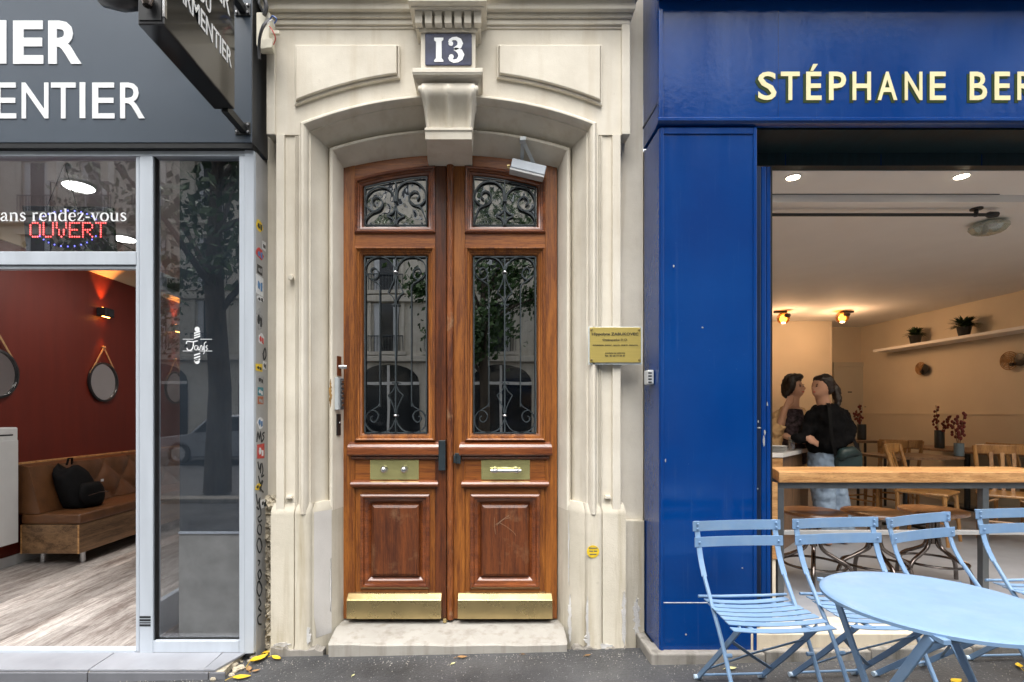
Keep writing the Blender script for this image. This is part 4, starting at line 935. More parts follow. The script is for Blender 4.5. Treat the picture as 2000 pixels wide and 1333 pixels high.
def side_quad(u0, u1, v0, v1, mt, name, par=None, off=.0045, rag=0, seed=0):
    ya, yb = YU(u0), YU(u1); rd_ = random.Random(seed); zc0, zc1 = vz(v1,(ya+yb)/2), vz(v0,(ya+yb)/2)
    if rag: pts = [((ya+yb)/2+(yb-ya)/2*math.cos(2*math.pi*k/14)*rd_.uniform(.75,1.2), (zc0+zc1)/2+(zc1-zc0)/2*math.sin(2*math.pi*k/14)*rd_.uniform(.75,1.15)) for k in range(14)]
    else: pts = [(ya,zc0),(yb,zc0+rd_.uniform(-.006,.006)),(yb,zc1+rd_.uniform(-.006,.006)),(ya,zc1)]
    b_ = MB(); n_ = len(pts); b_.add([(XL+off,y,z) for y,z in pts]+[(XL+off-.0008,y,z) for y,z in pts], [tuple(range(n_)), tuple(range(2*n_-1,n_-1,-1))]+[(i,(i+1)%n_,n_+(i+1)%n_,n_+i) for i in range(n_)])
    return b_.build(name, mt, par)
ST = [(499,512,430,453,'sticker_yellow',1,'ragged yellow sticker, topmost on the grey shop return','ink'),(511,518,473,489,'sticker_white',0,'small white sticker below the topmost yellow one','ink'),(499,513,484,508,'sticker_red',1,'red and blue sticker near the top of the shop return','sticker_blue'),
 (501,511,519,536,'sticker_black',0,'dark square sticker above the tall white one','sticker_grey'),(499,513,539,576,'sticker_white',0,'tall white and blue sticker on the shop return','sticker_blue'),(500,514,578,591,'sticker_white',1,'white sticker with black scrawl beneath the tall one','ink'),
 (499,512,603,646,'sticker_grey',1,'grey torn sticker covered in black tags','ink'),(503,515,650,675,'sticker_white',1,'white sticker with a red shape, halfway up the return','sticker_red'),(498,511,712,725,'sticker_yellow',0,'narrow bright yellow strip sticker on the return','ink'),
 (512,519,706,722,'sticker_white',0,'tiny white sticker beside the yellow strip','ink'),(501,514,734,750,'sticker_grey',0,'faded grey sticker above the teal one','ink'),(502,513,757,773,'sticker_teal',0,'teal and white square sticker','sticker_white'),
 (502,513,775,790,'sticker_orange',0,'rust-orange square sticker under the teal one','sticker_grey'),(501,513,813,838,'sticker_white',1,'white oval sticker with nothing else near it','sticker_blue'),(501,515,868,895,'sticker_red',0,'white sticker with red border below the black letters','sticker_white'),
 (497,510,945,958,'sticker_yellow',1,'small torn yellow sticker among the lower graffiti','ink'),(507,519,975,992,'sticker_white',0,'white sticker with black print, lowest on the return','ink')]
for i, (u0,u1,v0,v1,mt,rag,lab,m2) in enumerate(ST):
    s_ = tag(side_quad(u0,u1,v0,v1,mt,'sticker',None,.0045,rag,i), lab, 'sticker', 'stickers on the shop return')
    du, dv = (u1-u0), (v1-v0)
    side_quad(u0+du*.2,u0+du*.55,v0+dv*.25,v0+dv*.75,m2,'print',s_,.0052,1,i+40); side_quad(u0+du*.6,u0+du*.85,v0+dv*.4,v0+dv*.85,m2,'print',s_,.0052,0,i+80)
def tagline(pts, w_=.010):
    P = [Vector((XL+.005, YU(u), vz(v, YU(u)))) for u, v in pts]; Q = [P[0]]
    for i in range(len(P)-1):
        p0,p1,p2,p3 = P[max(i-1,0)],P[i],P[i+1],P[min(i+2,len(P)-1)]
        for k in range(1,4):
            t = k/3; Q.append(.5*((2*p1)+(-p0+p2)*t+(2*p0-5*p1+4*p2-p3)*t*t+(-p0+3*p1-3*p2+p3)*t**3))
    MB().bar(Q, .001, w_, (1,0,0)).build('graffiti_stroke', 'ink', bs)
for pts in (((500,864),(502,844),(505,858),(507,843),(509,864)), ((515,845),(511,848),(514,855),(510,863)), ((502,902),(505,918),(508,905),(507,925)), ((510,905),(512,920),(509,932),(514,928)), ((503,930),(507,945),(511,938),(506,960)), ((512,940),(508,955),(513,962)),
    ((499,965),(502,985),(506,972),(504,995),(500,990)), ((506,985),(508,1005),(502,1012),(505,1020),(510,1016)), ((503,1025),(501,1038),(507,1045),(509,1030),(505,1024)), ((503,1052),(500,1065),(505,1080),(510,1068),(507,1054),(503,1052)), ((502,1095),(506,1097),(503,1105)),
    ((506,1113),(502,1120),(505,1132),(509,1122),(506,1113)), ((503,1135),(500,1152),(505,1165),(510,1150),(505,1136),(501,1140)), ((504,1170),(508,1180),(503,1188),(509,1195)), ((508,1200),(502,1206),(503,1218),(509,1220)), ((513,690),(516,680),(518,695),(514,703),(512,690))): tagline(pts)
# ================================================================ blue cafe front, right
BY, CF = 2.724, .18
bf = thing('cafe_shopfront', 'glossy blue cafe front with gold shadowed lettering and open window', 'shop front', (2.4, BY, 0))
XP = ux(1478, BY)                                # opening edge
zb = vz(240, BY)
MB().box(XR, 5.2, BY, 3.0, zb, 3.95).build('fascia', 'blue', bf, bevel=.003)
for x0, x1 in ((XR-.004, XR+.022),): box('fascia_corner_bead', 'blue', bf, x0, x1, BY-.012, BY+.02, zb-.004, 3.5, .006)
MB().loft([[(XR-.012,y,z),(5.2,y,z)] for y, z in ((BY-.0005,vz(231,BY)),(BY-.014,vz(232,BY)),(BY-.022,vz(235,BY)),(BY-.022,vz(240,BY)),(BY-.012,vz(244,BY)),(BY+.02,vz(246,BY)))], closed=False).build('fascia_bead', 'blue', bf, smooth=True)
box('cornice', 'blue', bf, XR-.03, 5.2, BY-.10, BY-.001, 3.56, 3.68, .006); box('cornice_fillet', 'blue', bf, XR-.01, 5.2, BY-.02, BY-.0008, 3.545, 3.559, .003)
box('seam', 'blue_dark', bf, ux(1520,BY)-.0008, ux(1520,BY)+.0008, BY-.0006, BY+.001, vz(230,BY), 3.5)
box('pilaster', 'blue', bf, XR+.003, XP, BY+.006, 2.99, .085, zb-.024, .003)
for u0, u1 in ((1290,1296.5),(1471.5,1478.5)): box('pilaster_bead', 'blue', bf, ux(u0,BY), ux(u1,BY), BY-.002, BY+.02, .086, zb-.025, .004)
box('pilaster_head', 'blue', bf, ux(1296.6,BY), ux(1471.4,BY), BY, BY+.02, vz(262,BY), zb-.025, .003)
box('chalk_line', 'sticker_white', bf, ux(1294,BY), ux(1383,BY), BY+.0048, BY+.007, vz(1179,BY), vz(1177.6,BY))
MB().bar([(XR+.002, BY+.008, vz(199,BY+.008)), (XR+.002, 2.998, vz(250,2.998))], .01, .012, (1,0,0)).build('side_joint', 'blue_dark', bf)
box('soffit', 'soffit_teal', bf, XP-.02, 5.2, BY+.03, 3.06, zb-.022, zb-.004); box('lintel', 'soffit_teal', bf, XP, 5.2, 3.0, 3.06, vz(324,3.0), zb-.0225)
for x in (1.75, 2.31, 2.9, 3.5): box('lintel_joint', 'blue', bf, x, x+.003, 2.9985, 3.001, vz(323,3.0), zb-.03)
# stack of folded shutter leaves against the pilaster
for k, (u0, u1, Y_) in enumerate(((1477,1486.5,2.80),(1487,1496.5,2.83),(1497,1505.5,2.86))):
    box('folded_leaf', 'blue' if k else 'blue_dark', bf, ux(u0,Y_), ux(u1,Y_), Y_, Y_+.13, CF+.004, vz(325,Y_), .004)
box('opening_post', 'black_trim', bf, ux(1505.6,2.9), ux(1508.5,2.9), 2.9, 3.04, CF+.004, vz(325,2.9))
rd = random.Random(31)                          # knocks in the paint along the shutter edge and near the ground
for u, v, w_, h_ in ((1481,824,1.5,3),(1483,836,5,1.5),(1494,845,1.5,6),(1492,862,2,10),(1499,790,1.2,4),(1480,955,1.5,1.5),(1372,640,2,2),(1316,520,1.5,3),(1450,1110,2,1.2),(1340,1240,2,2),(1420,1215,3,1.2),(1300,900,1.2,4)):
    Yc = BY+.0035 if u < 1472 else 2.798
    MB().prism([(ux(u+w_*math.cos(k*.785)*rd.uniform(.6,1.2),Yc), vz(v+h_*math.sin(k*.785)*rd.uniform(.6,1.2),Yc)) for k in range(8)], Yc, Yc+.004).build('paint_chip', 'sticker_grey', bf)
# stone base and threshold
cb = thing('threshold_course', 'worn stone base course and pale threshold under the blue cafe front', 'stone base', (2.4, BY, 0))
rd = random.Random(8); xk = XR-.055
box('base_return', 'stone_kerb', cb, XR-.055, XR-.002, BY-.03, 2.96, -.1, .088, .008)
while xk < 5.0:
    L_ = rd.uniform(.5,.95); box('base_stone', 'stone_kerb', cb, xk+.002, min(xk+L_,5.1)-.002, BY-.035-rd.uniform(0,.006), BY+.10, -.1, gz(clampx(xk+.3))+.052, .008); xk += L_
box('bed_joint', 'black_trim', cb, XR-.04, 5.1, BY-.018, BY+.10, .02, .084)
xk = XP-.03
while xk < 5.0:
    L_ = rd.uniform(.8,1.3); box('threshold_stone', 'travertine', cb, xk+.001, min(xk+L_,5.1)-.001, BY+.002, 3.0, .086, CF-.001, .006); xk += L_
# fascia lettering: gold with a green-black drop shade
for ch, u0, u1 in (('S',1480.5,1516.5),('T',1525,1562),('É',1574.5,1604.5),('P',1619,1652.5),('H',1665,1701),('A',1714,1752.5),('N',1767,1801.5),('E',1816,1847.5),('B',1894,1928),('E',1942.5,1973),('R',1987,2021)):
    ms = 'E' if ch == 'É' else None
    front_text('letter_shade', ch, 'letter_shadow', bf, u0-6, u1-4.5, 145, 201.5, BY-.0010, .0012, .012, ms)
    front_text('letter', ch, 'gold_letter', bf, u0, u1, 140.5, 196, BY-.0030, .0016, .012, ms)
# white call box on the side of the blue front
wbx = thing('call_box', 'small white plastic box with black lettering on the blue return', 'doorbell box', (XR-.01, 2.90, vz(752,2.9)))
box('body', 'white_plastic', wbx, XR-.034, XR-.001, 2.80, 2.875, vz(752,2.84), vz(724,2.84), .006)
front = MB()
for v in (729,735,741,747): front.box(XR-.033, XR-.014, 2.7985, 2.7999, vz(v+1.6,2.8), vz(v-1.6,2.8))
front.build('lettering', 'ink', wbx)

# ================================================================ blue folding chairs and table on the pavement
def crspline(P, n=4):
    P = [Vector(p) for p in P]; Q = [P[0]]
    for i in range(len(P)-1):
        p0,p1,p2,p3 = P[max(i-1,0)],P[i],P[i+1],P[min(i+2,len(P)-1)]
        for k in range(1,n+1):
            t = k/n; Q.append(.5*((2*p1)+(-p0+p2)*t+(2*p0-5*p1+4*p2-p3)*t*t+(-p0+3*p1-3*p2+p3)*t**3))
    return Q
def folding_chair():
    r = thing('folding_chair', 'x', 'chair', (0,0,0), 'blue folding chairs on the pavement'); C = 'chair_blue'
    for s in (-1, 1):
        x = s*.185
        up = crspline([(x,.192,.800),(x,.170,.705),(x,.148,.63),(x,.112,.56)], 3)
        MB().bar(up, .024, .006, (1,0,0)).build('upright', C, r, bevel=.001)
        MB().tube(crspline([(x,.114,.565),(x,.075,.51),(x,.025,.44),(x,-.05,.34),(x,-.14,.18),(x,-.245,.004)], 3), [.009]*16, 8).build('front_leg', C, r, smooth=True)
        l = MB().bar([(s*.158,-.165,.437),(s*.158,.06,.215),(s*.158,.275,.012)], .008, .024, (1,0,0)); l.build('rear_leg', C, r, bevel=.0015)
        MB().tube([(s*.158-.018,.28,.010),(s*.158+.018,.28,.010)], .012, 8).build('foot', 'rubber', r, smooth=True)
        MB().bar([(s*.118,-.195,.438),(s*.118,-.04,.432),(s*.118,.115,.444)], .018, .006, (1,0,0)).build('seat_rail', C, r)
        MB().lathe([(.006,-.014),(.009,-.012),(.009,.012),(.006,.014)], (s*.172,-.085,.30-.012), 8, 'x').build('pivot', C, r)
    for z, y in ((.778,.182),(.707,.164)):
        b_ = MB().bar([(.208*t, y-.006-.014*(1-t*t)*-1, z) for t in (-1,-.66,-.33,0,.33,.66,1)], .004, .047, (0,1,0)).build('back_slat', C, r, bevel=.001)
        for s in (-1, 1):
            for dz in ((.011,-.011) if z > .75 else (0,)): MB().ell((s*.186, y-.012, z+dz), (.0055,.004,.0055), 8, 5).build('rivet', C, b_, smooth=True)
    ny = 7
    for k in range(ny):
        y = .100 - k*.0485; hw = .188+.003*k
        MB().bar([(hw*t, y, .452 - .012*(1-t*t) + (.003 if k in (0,ny-1) else 0) - (.010 if k == ny-1 else 0)) for t in (-1,-.6,-.2,.2,.6,1)], .037, .0045, (0,1,0)).build('seat_slat', C, r, bevel=.001)
    MB().tube([(-.205,.135,.462),(-.1,.135,.459),(.1,.135,.459),(.205,.135,.462)], .007, 8).build('seat_rod', C, r, smooth=True)
    MB().tube([(-.155,.262,.028),(.155,.262,.028)], .006, 8).build('crossbar', C, r, smooth=True); MB().tube([(-.18,-.235,.022),(.18,-.235,.022)], .006, 8).build('crossbar', C, r, smooth=True)
    MB().bar([(-.155,-.075,.345),(0,.06,.215),(.155,.19,.09)], .004, .016, (0,.7,.7)).build('brace', C, r); MB().bar([(.155,-.075,.345),(0,.066,.221),(-.155,.19,.09)], .004, .016, (0,.7,.7)).build('brace', C, r)
    return r
proto = folding_chair()
SPOT = [((1.205,2.255), 0, 'pale blue folding chair set against the blue pilaster'), ((1.683,2.262), 1.5, 'blue folding chair second from the pilaster, half behind the round table'),
        ((2.150,2.300), 16, 'blue folding chair turned askew, its back overlapping its neighbour'), ((2.672,2.385), 0, 'blue folding chair cut off at the frame edge, third past the pilaster one')]
for i, ((x, y), a, lab) in enumerate(SPOT):
    o = proto if i == 0 else copy_tree(proto)
    o.location = (x, y, gz(x)+.002); o.rotation_euler = (0, -math.atan(.022), R(a)); o['label'] = lab
tb = thing('folding_table', 'round pale blue folding table on crossed metal legs', 'table', (1.41, 1.615, gz(1.41)+.002))
tx, ty, tz = 1.41, 1.615, gz(1.41)+.002
prof_t = [(.001,.7185),(.15,.7188),(.286,.719),(.297,.7175),(.302,.714),(.302,.704),(.2985,.703),(.2985,.712),(.27,.7145),(.001,.7148)]
MB().lathe(prof_t, (tx,ty,tz), 64).build('top', 'chair_blue', tb, smooth=True)
for s in (-1, 1):
    MB().bar([(tx+s*.20,ty-.22,tz+.70),(tx+s*.20,ty-.05,tz+.43),(tx+s*.20,ty+.26,tz+.01)], .008, .028, (1,0,0)).build('leg', 'chair_blue', tb, bevel=.002)
    MB().bar([(tx+s*.175,ty+.22,tz+.70),(tx+s*.175,ty+.05,tz+.43),(tx+s*.175,ty-.26,tz+.01)], .008, .028, (1,0,0)).build('leg', 'chair_blue', tb, bevel=.002)
    MB().bar([(tx+s*.19,ty-.26,tz+.702),(tx+s*.19,ty+.26,tz+.702)], .02, .012, (1,0,0)).build('top_rail', 'chair_blue', tb)
    MB().lathe([(.008,-.03),(.013,-.028),(.013,.028),(.008,.03)], (tx+s*.188,ty,tz+.385), 10, 'x').build('pivot', 'chair_blue', tb)
for y, z in ((-.25,.03),(.25,.03),(-.20,.68),(.20,.68)): MB().tube([(tx-.2,ty+y,tz+z),(tx+.2,ty+y,tz+z)], .007, 8).build('crossbar', 'chair_blue', tb, smooth=True)
# ================================================================ cafe interior
RW = 6.15
shell('cafe_floor', 'cafe_floor', .96, 6.4, 2.95, 8.6, .0, CF)
shell('cafe_ceiling_front', 'white_ceiling', 1.40, 6.4, 3.062, 3.40, 2.80, 2.95)
shell('cafe_ceiling', 'white_ceiling', .96, 6.4, 3.40, 8.6, 2.752, 2.95)
shell('cafe_wall_side', 'cafe_wall', RW, RW+.2, 3.06, 8.6, CF-.01, 2.9)
shell('cafe_wall_back', 'cafe_wall', .9, RW, 8.4, 8.6, CF-.01, 2.9)
shell('cafe_wall_box', 'cafe_wall', .98, ux(1625,7.85), 7.85, 8.399, CF-.01, 2.7515)
shell('cafe_wall_party', 'cafe_wall', .93, .975, 3.01, 8.6, 0, 2.9)
shell('cafe_pier', 'cafe_wall', 4.9, 6.4, 2.9, 3.05, 0, 2.9)
ws = shell('cafe_wainscot', 'cafe_wainscot', RW-.018, RW-.0005, 3.1, 8.39, CF, 1.335)
MB().box(RW-.026, RW-.018, 3.1, 8.39, 1.322, 1.336).build('cap_moulding', 'cafe_wainscot', ws); MB().box(RW-.026, RW-.018, 3.1, 8.39, CF, CF+.09).build('skirting', 'cafe_wainscot', ws)
cd = thing('interior_door', 'plain cream door in the back corner of the cafe', 'door', (ux(1667,8.4), 8.38, CF))
fb('leaf', 'cafe_door_paint', cd, 1635, 1700, 716, 945, 8.36, .03); fb('frame_jamb', 'cafe_door_paint', cd, 1629, 1634.8, 711, 945, 8.35, .045); fb('frame_jamb', 'cafe_door_paint', cd, 1700.2, 1706, 711, 945, 8.35, .045); fb('frame_head', 'cafe_door_paint', cd, 1629, 1706, 708, 715.8, 8.348, .045)
fb('door_sign', 'ink_grey', cd, 1656, 1664, 765, 767.5, 8.357, .002)
MB().tube([(ux(1697,8.35),8.36,vz(795,8.35)),(ux(1697,8.35),8.30,vz(795,8.35)),(ux(1689,8.30),8.30,vz(795,8.3))], .01, 8).build('handle', 'steel', cd)
# ---- ceiling fittings
for u, v, lab in ((1549,346,'recessed downlight near the shutter stack'), (1878,344,'recessed downlight above the black rod bracket'), (2200,344,'unseen downlight past the frame edge, added to brighten the cafe'), (2520,344,'last downlight past the frame edge, added to brighten the cafe')):  # last two are unseen, added so their beams brighten the cafe interior
    y = (2.80-EYE)/((PY-v)/F); x = ux(u,y)
    d_ = thing('downlight', lab, 'downlight', (x,y,2.80), 'cafe downlights')
    MB().lathe([(.044,0),(.044,-.004),(.037,-.005)], (x,y,2.7998), 24).build('rim', 'white_plastic', d_); MB().lathe([(.036,-.0052),(.036,-.007)], (x,y,2.7998), 24).build('lens', 'lamp_warm', d_)
    l = bpy.data.lights.new('downlight_beam', 'SPOT'); l.energy = 16; l.color = (1,.86,.68); l.spot_size = R(140); l.spot_blend = .6; l.shadow_soft_size = .04
    o = bpy.data.objects.new('downlight_beam', l); link(o); o.location = (x,y,2.78)
tag(MB().tube([(1.2,3.38,2.796),(ux(1952,3.38),3.38,2.796)], .003, 6).build('ceiling_wire', 'ink_grey'), 'thin grey wire running along the cafe ceiling step', 'wire')
rdv = thing('curtain_rod', 'black metal rod hung from the cafe ceiling by a bracket', 'rod', (2.4, 3.5, 2.67)); zr = vz(420,3.5)
MB().tube([(1.2,3.5,zr),(ux(1925,3.5),3.5,zr)], .011, 10).build('rod', 'black_trim', rdv, smooth=True)
MB().tube([(ux(1925,3.5),3.5,zr),(ux(1932,3.5),3.5,zr),(ux(1948,3.5),3.5,zr+.003)], [.011,.022,.018], 10).build('finial', 'black_trim', rdv, smooth=True)
MB().tube([(ux(1906,3.5),3.5,zr-.012),(ux(1907,3.5),3.5,2.752)], .012, 8).build('bracket', 'black_trim', rdv); MB().lathe([(.036,0),(.036,-.01)], (ux(1907,3.5),3.5,2.752), 14).build('bracket_plate', 'black_trim', rdv)
gl_ = thing('glass_ceiling_lamp', 'faceted glass ceiling lamp under the black rod end', 'ceiling lamp', (ux(1930,3.75), 3.75, 2.66))
xg = ux(1931,3.75); MB().lathe([(.05,-.09),(.09,-.078),(.115,-.045),(.11,-.02),(.07,.0)], (xg,3.75,2.752), 8).build('shade', 'glass_lamp', gl_); MB().lathe([(.05,0),(.05,-.03)], (xg,3.75,2.7518), 14).build('base', 'steel', gl_)
MB().lathe([(.012,-.09),(.022,-.07),(.02,-.05),(.01,-.03)], (xg-.03,3.75,2.752), 10).build('bulb', 'white_plastic', gl_)
for u, v, bu, lab in ((1530,622,1524,'glowing amber globe spotlight nearest the blue shutter'), (1645,620,1654,'glowing amber globe spotlight over the dark-jacketed person')):
    y = 7.05; x, z = ux(u,y), vz(v,y)
    g_ = thing('globe_spotlight', lab, 'ceiling lamp', (x,y,z-.08), 'amber globe lamps')
    MB().ell((x,y,z), (.082,.082,.082), 18, 12).build('globe', 'glass_amber', g_, smooth='all'); MB().ell((x,y,z-.01), (.045,.045,.05), 12, 8).build('bulb', 'lamp_amber', g_, smooth='all')
    box('mount', 'black_trim', g_, ux(bu,y)-.08, ux(bu,y)+.08, y-.03, y+.03, 2.722, 2.7515, .004); MB().tube([(ux(bu,y),y,2.722),(x,y,z+.078)], .012, 8).build('stem', 'black_trim', g_)
    MB().lathe([(.03,0),(.045,.03),(.03,.05)], (x+.02,y-.06,z+.0), 12).build('socket', 'black_trim', g_)
    l = bpy.data.lights.new('globe_glow', 'POINT'); l.energy = 4.5; l.color = (1,.62,.34); l.shadow_soft_size = .09
    o = bpy.data.objects.new('globe_glow', l); link(o); o.location = (x, y, z-.13)
# ---- shelf with plants, wall lamps
sh = tag(MB().box(RW-.30, RW-.001, 3.6, 7.75, 2.262, 2.300).build('wall_shelf', 'white_ceiling', bevel=.003), 'long white wall shelf carrying two small plants', 'shelf')
def pot_plant(y, lab, r_, seed):
    x = RW-.16; p_ = thing('potted_plant', lab, 'plant', (x,y,2.30), 'plants on the cafe shelf')
    MB().lathe([(.05,0),(.055,.01),(.075,.12),(.08,.125),(.072,.125),(.065,.10)], (x,y,2.3005), 14).build('pot', 'pot_dark', p_, smooth=True)
    rd_ = random.Random(seed); q = MB()
    for k in range(170):
        a = rd_.uniform(0, 6.283); el = rd_.uniform(-.25,1.3); L_ = r_*rd_.uniform(.5,1.05); d_ = Vector((math.cos(a)*math.cos(el), math.sin(a)*math.cos(el), math.sin(el)*.75)); b_ = Vector((x,y,2.43)); tip = b_+d_*L_; sd = d_.cross(Vector((0,0,1))).normalized()*.016; m_ = b_+d_*L_*.55+Vector((0,0,.02))
        q.add([b_, m_+sd, tip, m_-sd], [(0,1,2,3)])
    q.build('foliage', 'leaf_pot', p_, fix=False)
pot_plant(7.15, 'smaller dark green plant at the far end of the wall shelf', .17, 1); pot_plant(6.42, 'larger dark green plant along the wall shelf', .20, 2)
def rattan_lamp(y, z, lab, big):
    q = thing('wall_lamp', lab, 'wall lamp', (RW-.02,y,z-.1), 'rattan wall lamps'); r_ = .105 if big else .085
    for f in (1, .8, .6, .4, .2): MB().tube([(RW-.045-.02*(1-f), y+r_*f*math.cos(2*math.pi*k/20), z+r_*f*math.sin(2*math.pi*k/20)) for k in range(20)], .006, 5, closed=True).build('ring', 'rattan', q)
    for k in range(8): MB().tube([(RW-.06,y,z),(RW-.04,y+r_*math.cos(k*.785),z+r_*math.sin(k*.785))], .004, 5).build('rib', 'rattan', q)
    MB().lathe([(.02,0),(.07,-.02),(.075,-.03),(.02,-.04)], (RW-.02,y-.13 if big else y-.06,z+(.0 if big else -.02)), 16, 'x').build('disc', 'black_trim', q, smooth=True); MB().tube([(RW,y-.06,z-.04),(RW-.08,y-.05,z-.05)], .02, 8).build('mount', 'black_trim', q)
rattan_lamp(7.2, vz(720,7.2), 'rattan wall lamp on the cafe wall between door and shelf end', False); rattan_lamp(5.98, vz(705,5.98), 'rattan and black disc wall lamp near the frame edge', True)
fr_ = tag(fb('picture_frame', 'bar_wood', None, 1496, 1508, 688, 830, 6.0, .03), 'narrow wooden frame edge beside the blue shutter', 'picture frame')
# ---- counter
ct = thing('counter', 'wooden service counter with white marble top behind the bar table', 'counter', (2.6, 4.6, CF))
cp = [(1.3,4.26),(ux(1530,4.26),4.26),(ux(1586,4.95),4.95),(3.14,5.5),(1.3,5.5)]
zc = vz(886,4.26)
MB().slab([(x-.02*(x > 2),y+.03) for x, y in cp], CF+.001, zc-.036).build('body', 'counter_wood', ct); MB().slab(cp, zc-.035, zc).build('top', 'marble', ct, bevel=.003)
MB().box(1.9, ux(1529,4.27), 4.272, 4.288, CF+.01, zc-.04).build('front_panel', 'bar_wood', ct)
pl = thing('stacked_plates', 'small stack of white plates on the marble counter', 'plates', (ux(1515,4.45), 4.45, zc))
for k in range(4): MB().lathe([(.05,0),(.075,.006),(.085,.012),(.08,.012),(.05,.004)], (ux(1515,4.45)+.003*k,4.45,zc+.0005+k*.013), 20).build('plate', 'white_plastic', pl, smooth=True)
gb = thing('drinking_glass', 'clear glass standing on the counter before the tan-shirted person', 'glass', (ux(1547,4.6), 4.6, zc)); MB().lathe([(.028,0),(.034,.12),(.031,.12),(.026,.006)], (ux(1547,4.6),4.6,zc+.0005), 16).build('bowl', 'glass_window', gb, smooth=True); MB().lathe([(.024,.007),(.029,.07)], (ux(1547,4.6),4.6,zc+.0005), 16).build('drink', 'glass_amber', gb, smooth=True)
# ---- bar table in the window
YB = 3.12
bt = thing('bar_table', 'long wooden bar table on grey steel frame in the cafe window', 'table', (2.6, YB, CF)); z1 = vz(922,YB); z0 = vz(943.5,YB)
MB().slab([(ux(1503,YB+.2),YB+.14),(ux(1521,YB),YB),(3.52,YB),(3.50,YB+.30),(ux(1503,YB+.3),YB+.30)], z0, z1).build('top', 'bar_wood', bt, bevel=.006)
box('side_board', 'bar_wood', bt, ux(1506,YB), ux(1521,YB), YB+.01, YB+.28, vz(1094,YB), z0-.001, .003); box('side_plinth', 'cafe_wall', bt, ux(1503,YB), ux(1519,YB), YB+.02, YB+.29, CF+.001, vz(1094.5,YB), .003)
box('apron', 'frame_grey', bt, ux(1523,YB), 3.5, YB+.02, YB+.05, z0-.038, z0-.001, .002); box('apron', 'frame_grey', bt, ux(1523,YB), 3.5, YB+.24, YB+.27, z0-.038, z0-.001, .002)
for x in (ux(1523,YB), ux(1926,YB), 3.48):
    for y in (YB+.02,): box('leg', 'frame_grey', bt, x, x+.038, y, y+.038, CF+.001, z0-.0385, .002)
for y in (YB+.023,): box('foot_rail', 'alu_side', bt, ux(1535.5,YB), 3.459, y, y+.03, vz(1047,YB), vz(1039,YB), .002)
def stool():
    r = thing('bar_stool', 'x', 'stool', (0,0,0), 'stools behind the bar table')
    MB().lathe([(.001,.478),(.17,.478),(.19,.485),(.195,.496),(.19,.507),(.17,.511),(.10,.508),(.001,.507)], (0,0,0), 32).build('seat', 'stool_wood', r, smooth=True)
    MB().tube([(0,0,.27),(0,0,.477)], .022, 12).build('column', 'steel_dark', r, smooth=True); MB().lathe([(.10,.468),(.10,.477)], (0,0,0), 16).build('seat_plate', 'steel_dark', r)
    for k in range(4):
        a = R(45+90*k+12); c_, s_ = math.cos(a), math.sin(a)
        MB().tube(crspline([(c_*h, s_*h, z) for h, z in ((.03,.44),(.032,.34),(.05,.255),(.12,.205),(.19,.165),(.225,.10),(.235,.0))], 4), .013, 10).build('leg', 'steel_dark', r, smooth=True)
    MB().tube([(.185*math.cos(2*math.pi*k/32), .185*math.sin(2*math.pi*k/32), .15) for k in range(32)], .009, 8, closed=True).build('foot_ring', 'steel_dark', r, smooth=True)
    return r
s0 = stool()
for i, (u, lab) in enumerate(((1589,'round wooden stool next to the bar table side board'), (1708,'round wooden stool in the middle of the bar table row'), (1822,'round wooden stool behind the askew blue chair'))):
    o = s0 if i == 0 else copy_tree(s0); Y_ = 3.48 + (.06 if i == 2 else 0); o.location = (ux(u,Y_), Y_, CF+.0005); o.rotation_euler = (0,0,R(25*i)); o['label'] = lab
# ---- bentwood chairs and tables
def cafe_chair():
    r = thing('bistro_chair', 'x', 'chair', (0,0,0), 'wooden bistro chairs in the cafe'); W_ = 'chair_wood'
    MB().slab([(-.19,-.20),(.19,-.20),(.205,-.05),(.18,.19),(-.18,.19),(-.205,-.05)], .435, .46).build('seat', W_, r, bevel=.01)
    for s in (-1, 1):
        MB().tube(crspline([(s*.165,.17,.0),(s*.165,.165,.45),(s*.175,.20,.65),(s*.19,.25,.86)], 4), [.017]*13, 8).build('back_leg', W_, r, smooth=True)
        MB().tube([(s*.185,-.20,0),(s*.17,-.17,.436)], [.013,.018], 8).build('front_leg', W_, r, smooth=True)
        MB().tube(crspline([(s*.172,-.17,.30),(s*.14,-.172,.385),(s*.06,-.174,.425)], 4), .009, 6).build('arch_brace', W_, r, smooth=True)
        MB().tube([(s*.18,-.185,.20),(s*.166,.166,.20)], .010, 6).build('side_stretcher', W_, r, smooth=True)
    MB().bar([(.19*t, .25+.035*(1-t*t), .83) for t in (-1,-.6,-.2,.2,.6,1)], .018, .085, (0,1,0)).build('top_rail', W_, r, bevel=.004)
    for x in (-.075, 0, .075): MB().bar([(x*.8,.175,.46),(x,.225,.62),(x,.27,.80)], .026, .010, (1,0,0)).build('back_slat', W_, r)
    MB().tube([(-.17,-.178,.22),(.17,-.178,.22)], .010, 6).build('front_stretcher', W_, r, smooth=True)
    return r
c0 = cafe_chair()
CS = [((4.33,5.75), 200, 'bentwood chair beside the handbag, near the cafe door'), ((4.72,5.9), 150, 'bentwood chair behind the table with the blue glass jar'), ((4.05,4.72), 35, 'bentwood chair pulled up in front of the jar table'), ((4.62,4.55), -40, 'bentwood chair with slatted back behind the table leg'), ((5.35,5.05), 100, 'bentwood chair by the wall table at the frame edge')]
for i, ((x, y), a, lab) in enumerate(CS):
    o = c0 if i == 0 else copy_tree(c0); o.location = (x,y,CF+.0005); o.rotation_euler = (0,0,R(a)); o['label'] = lab
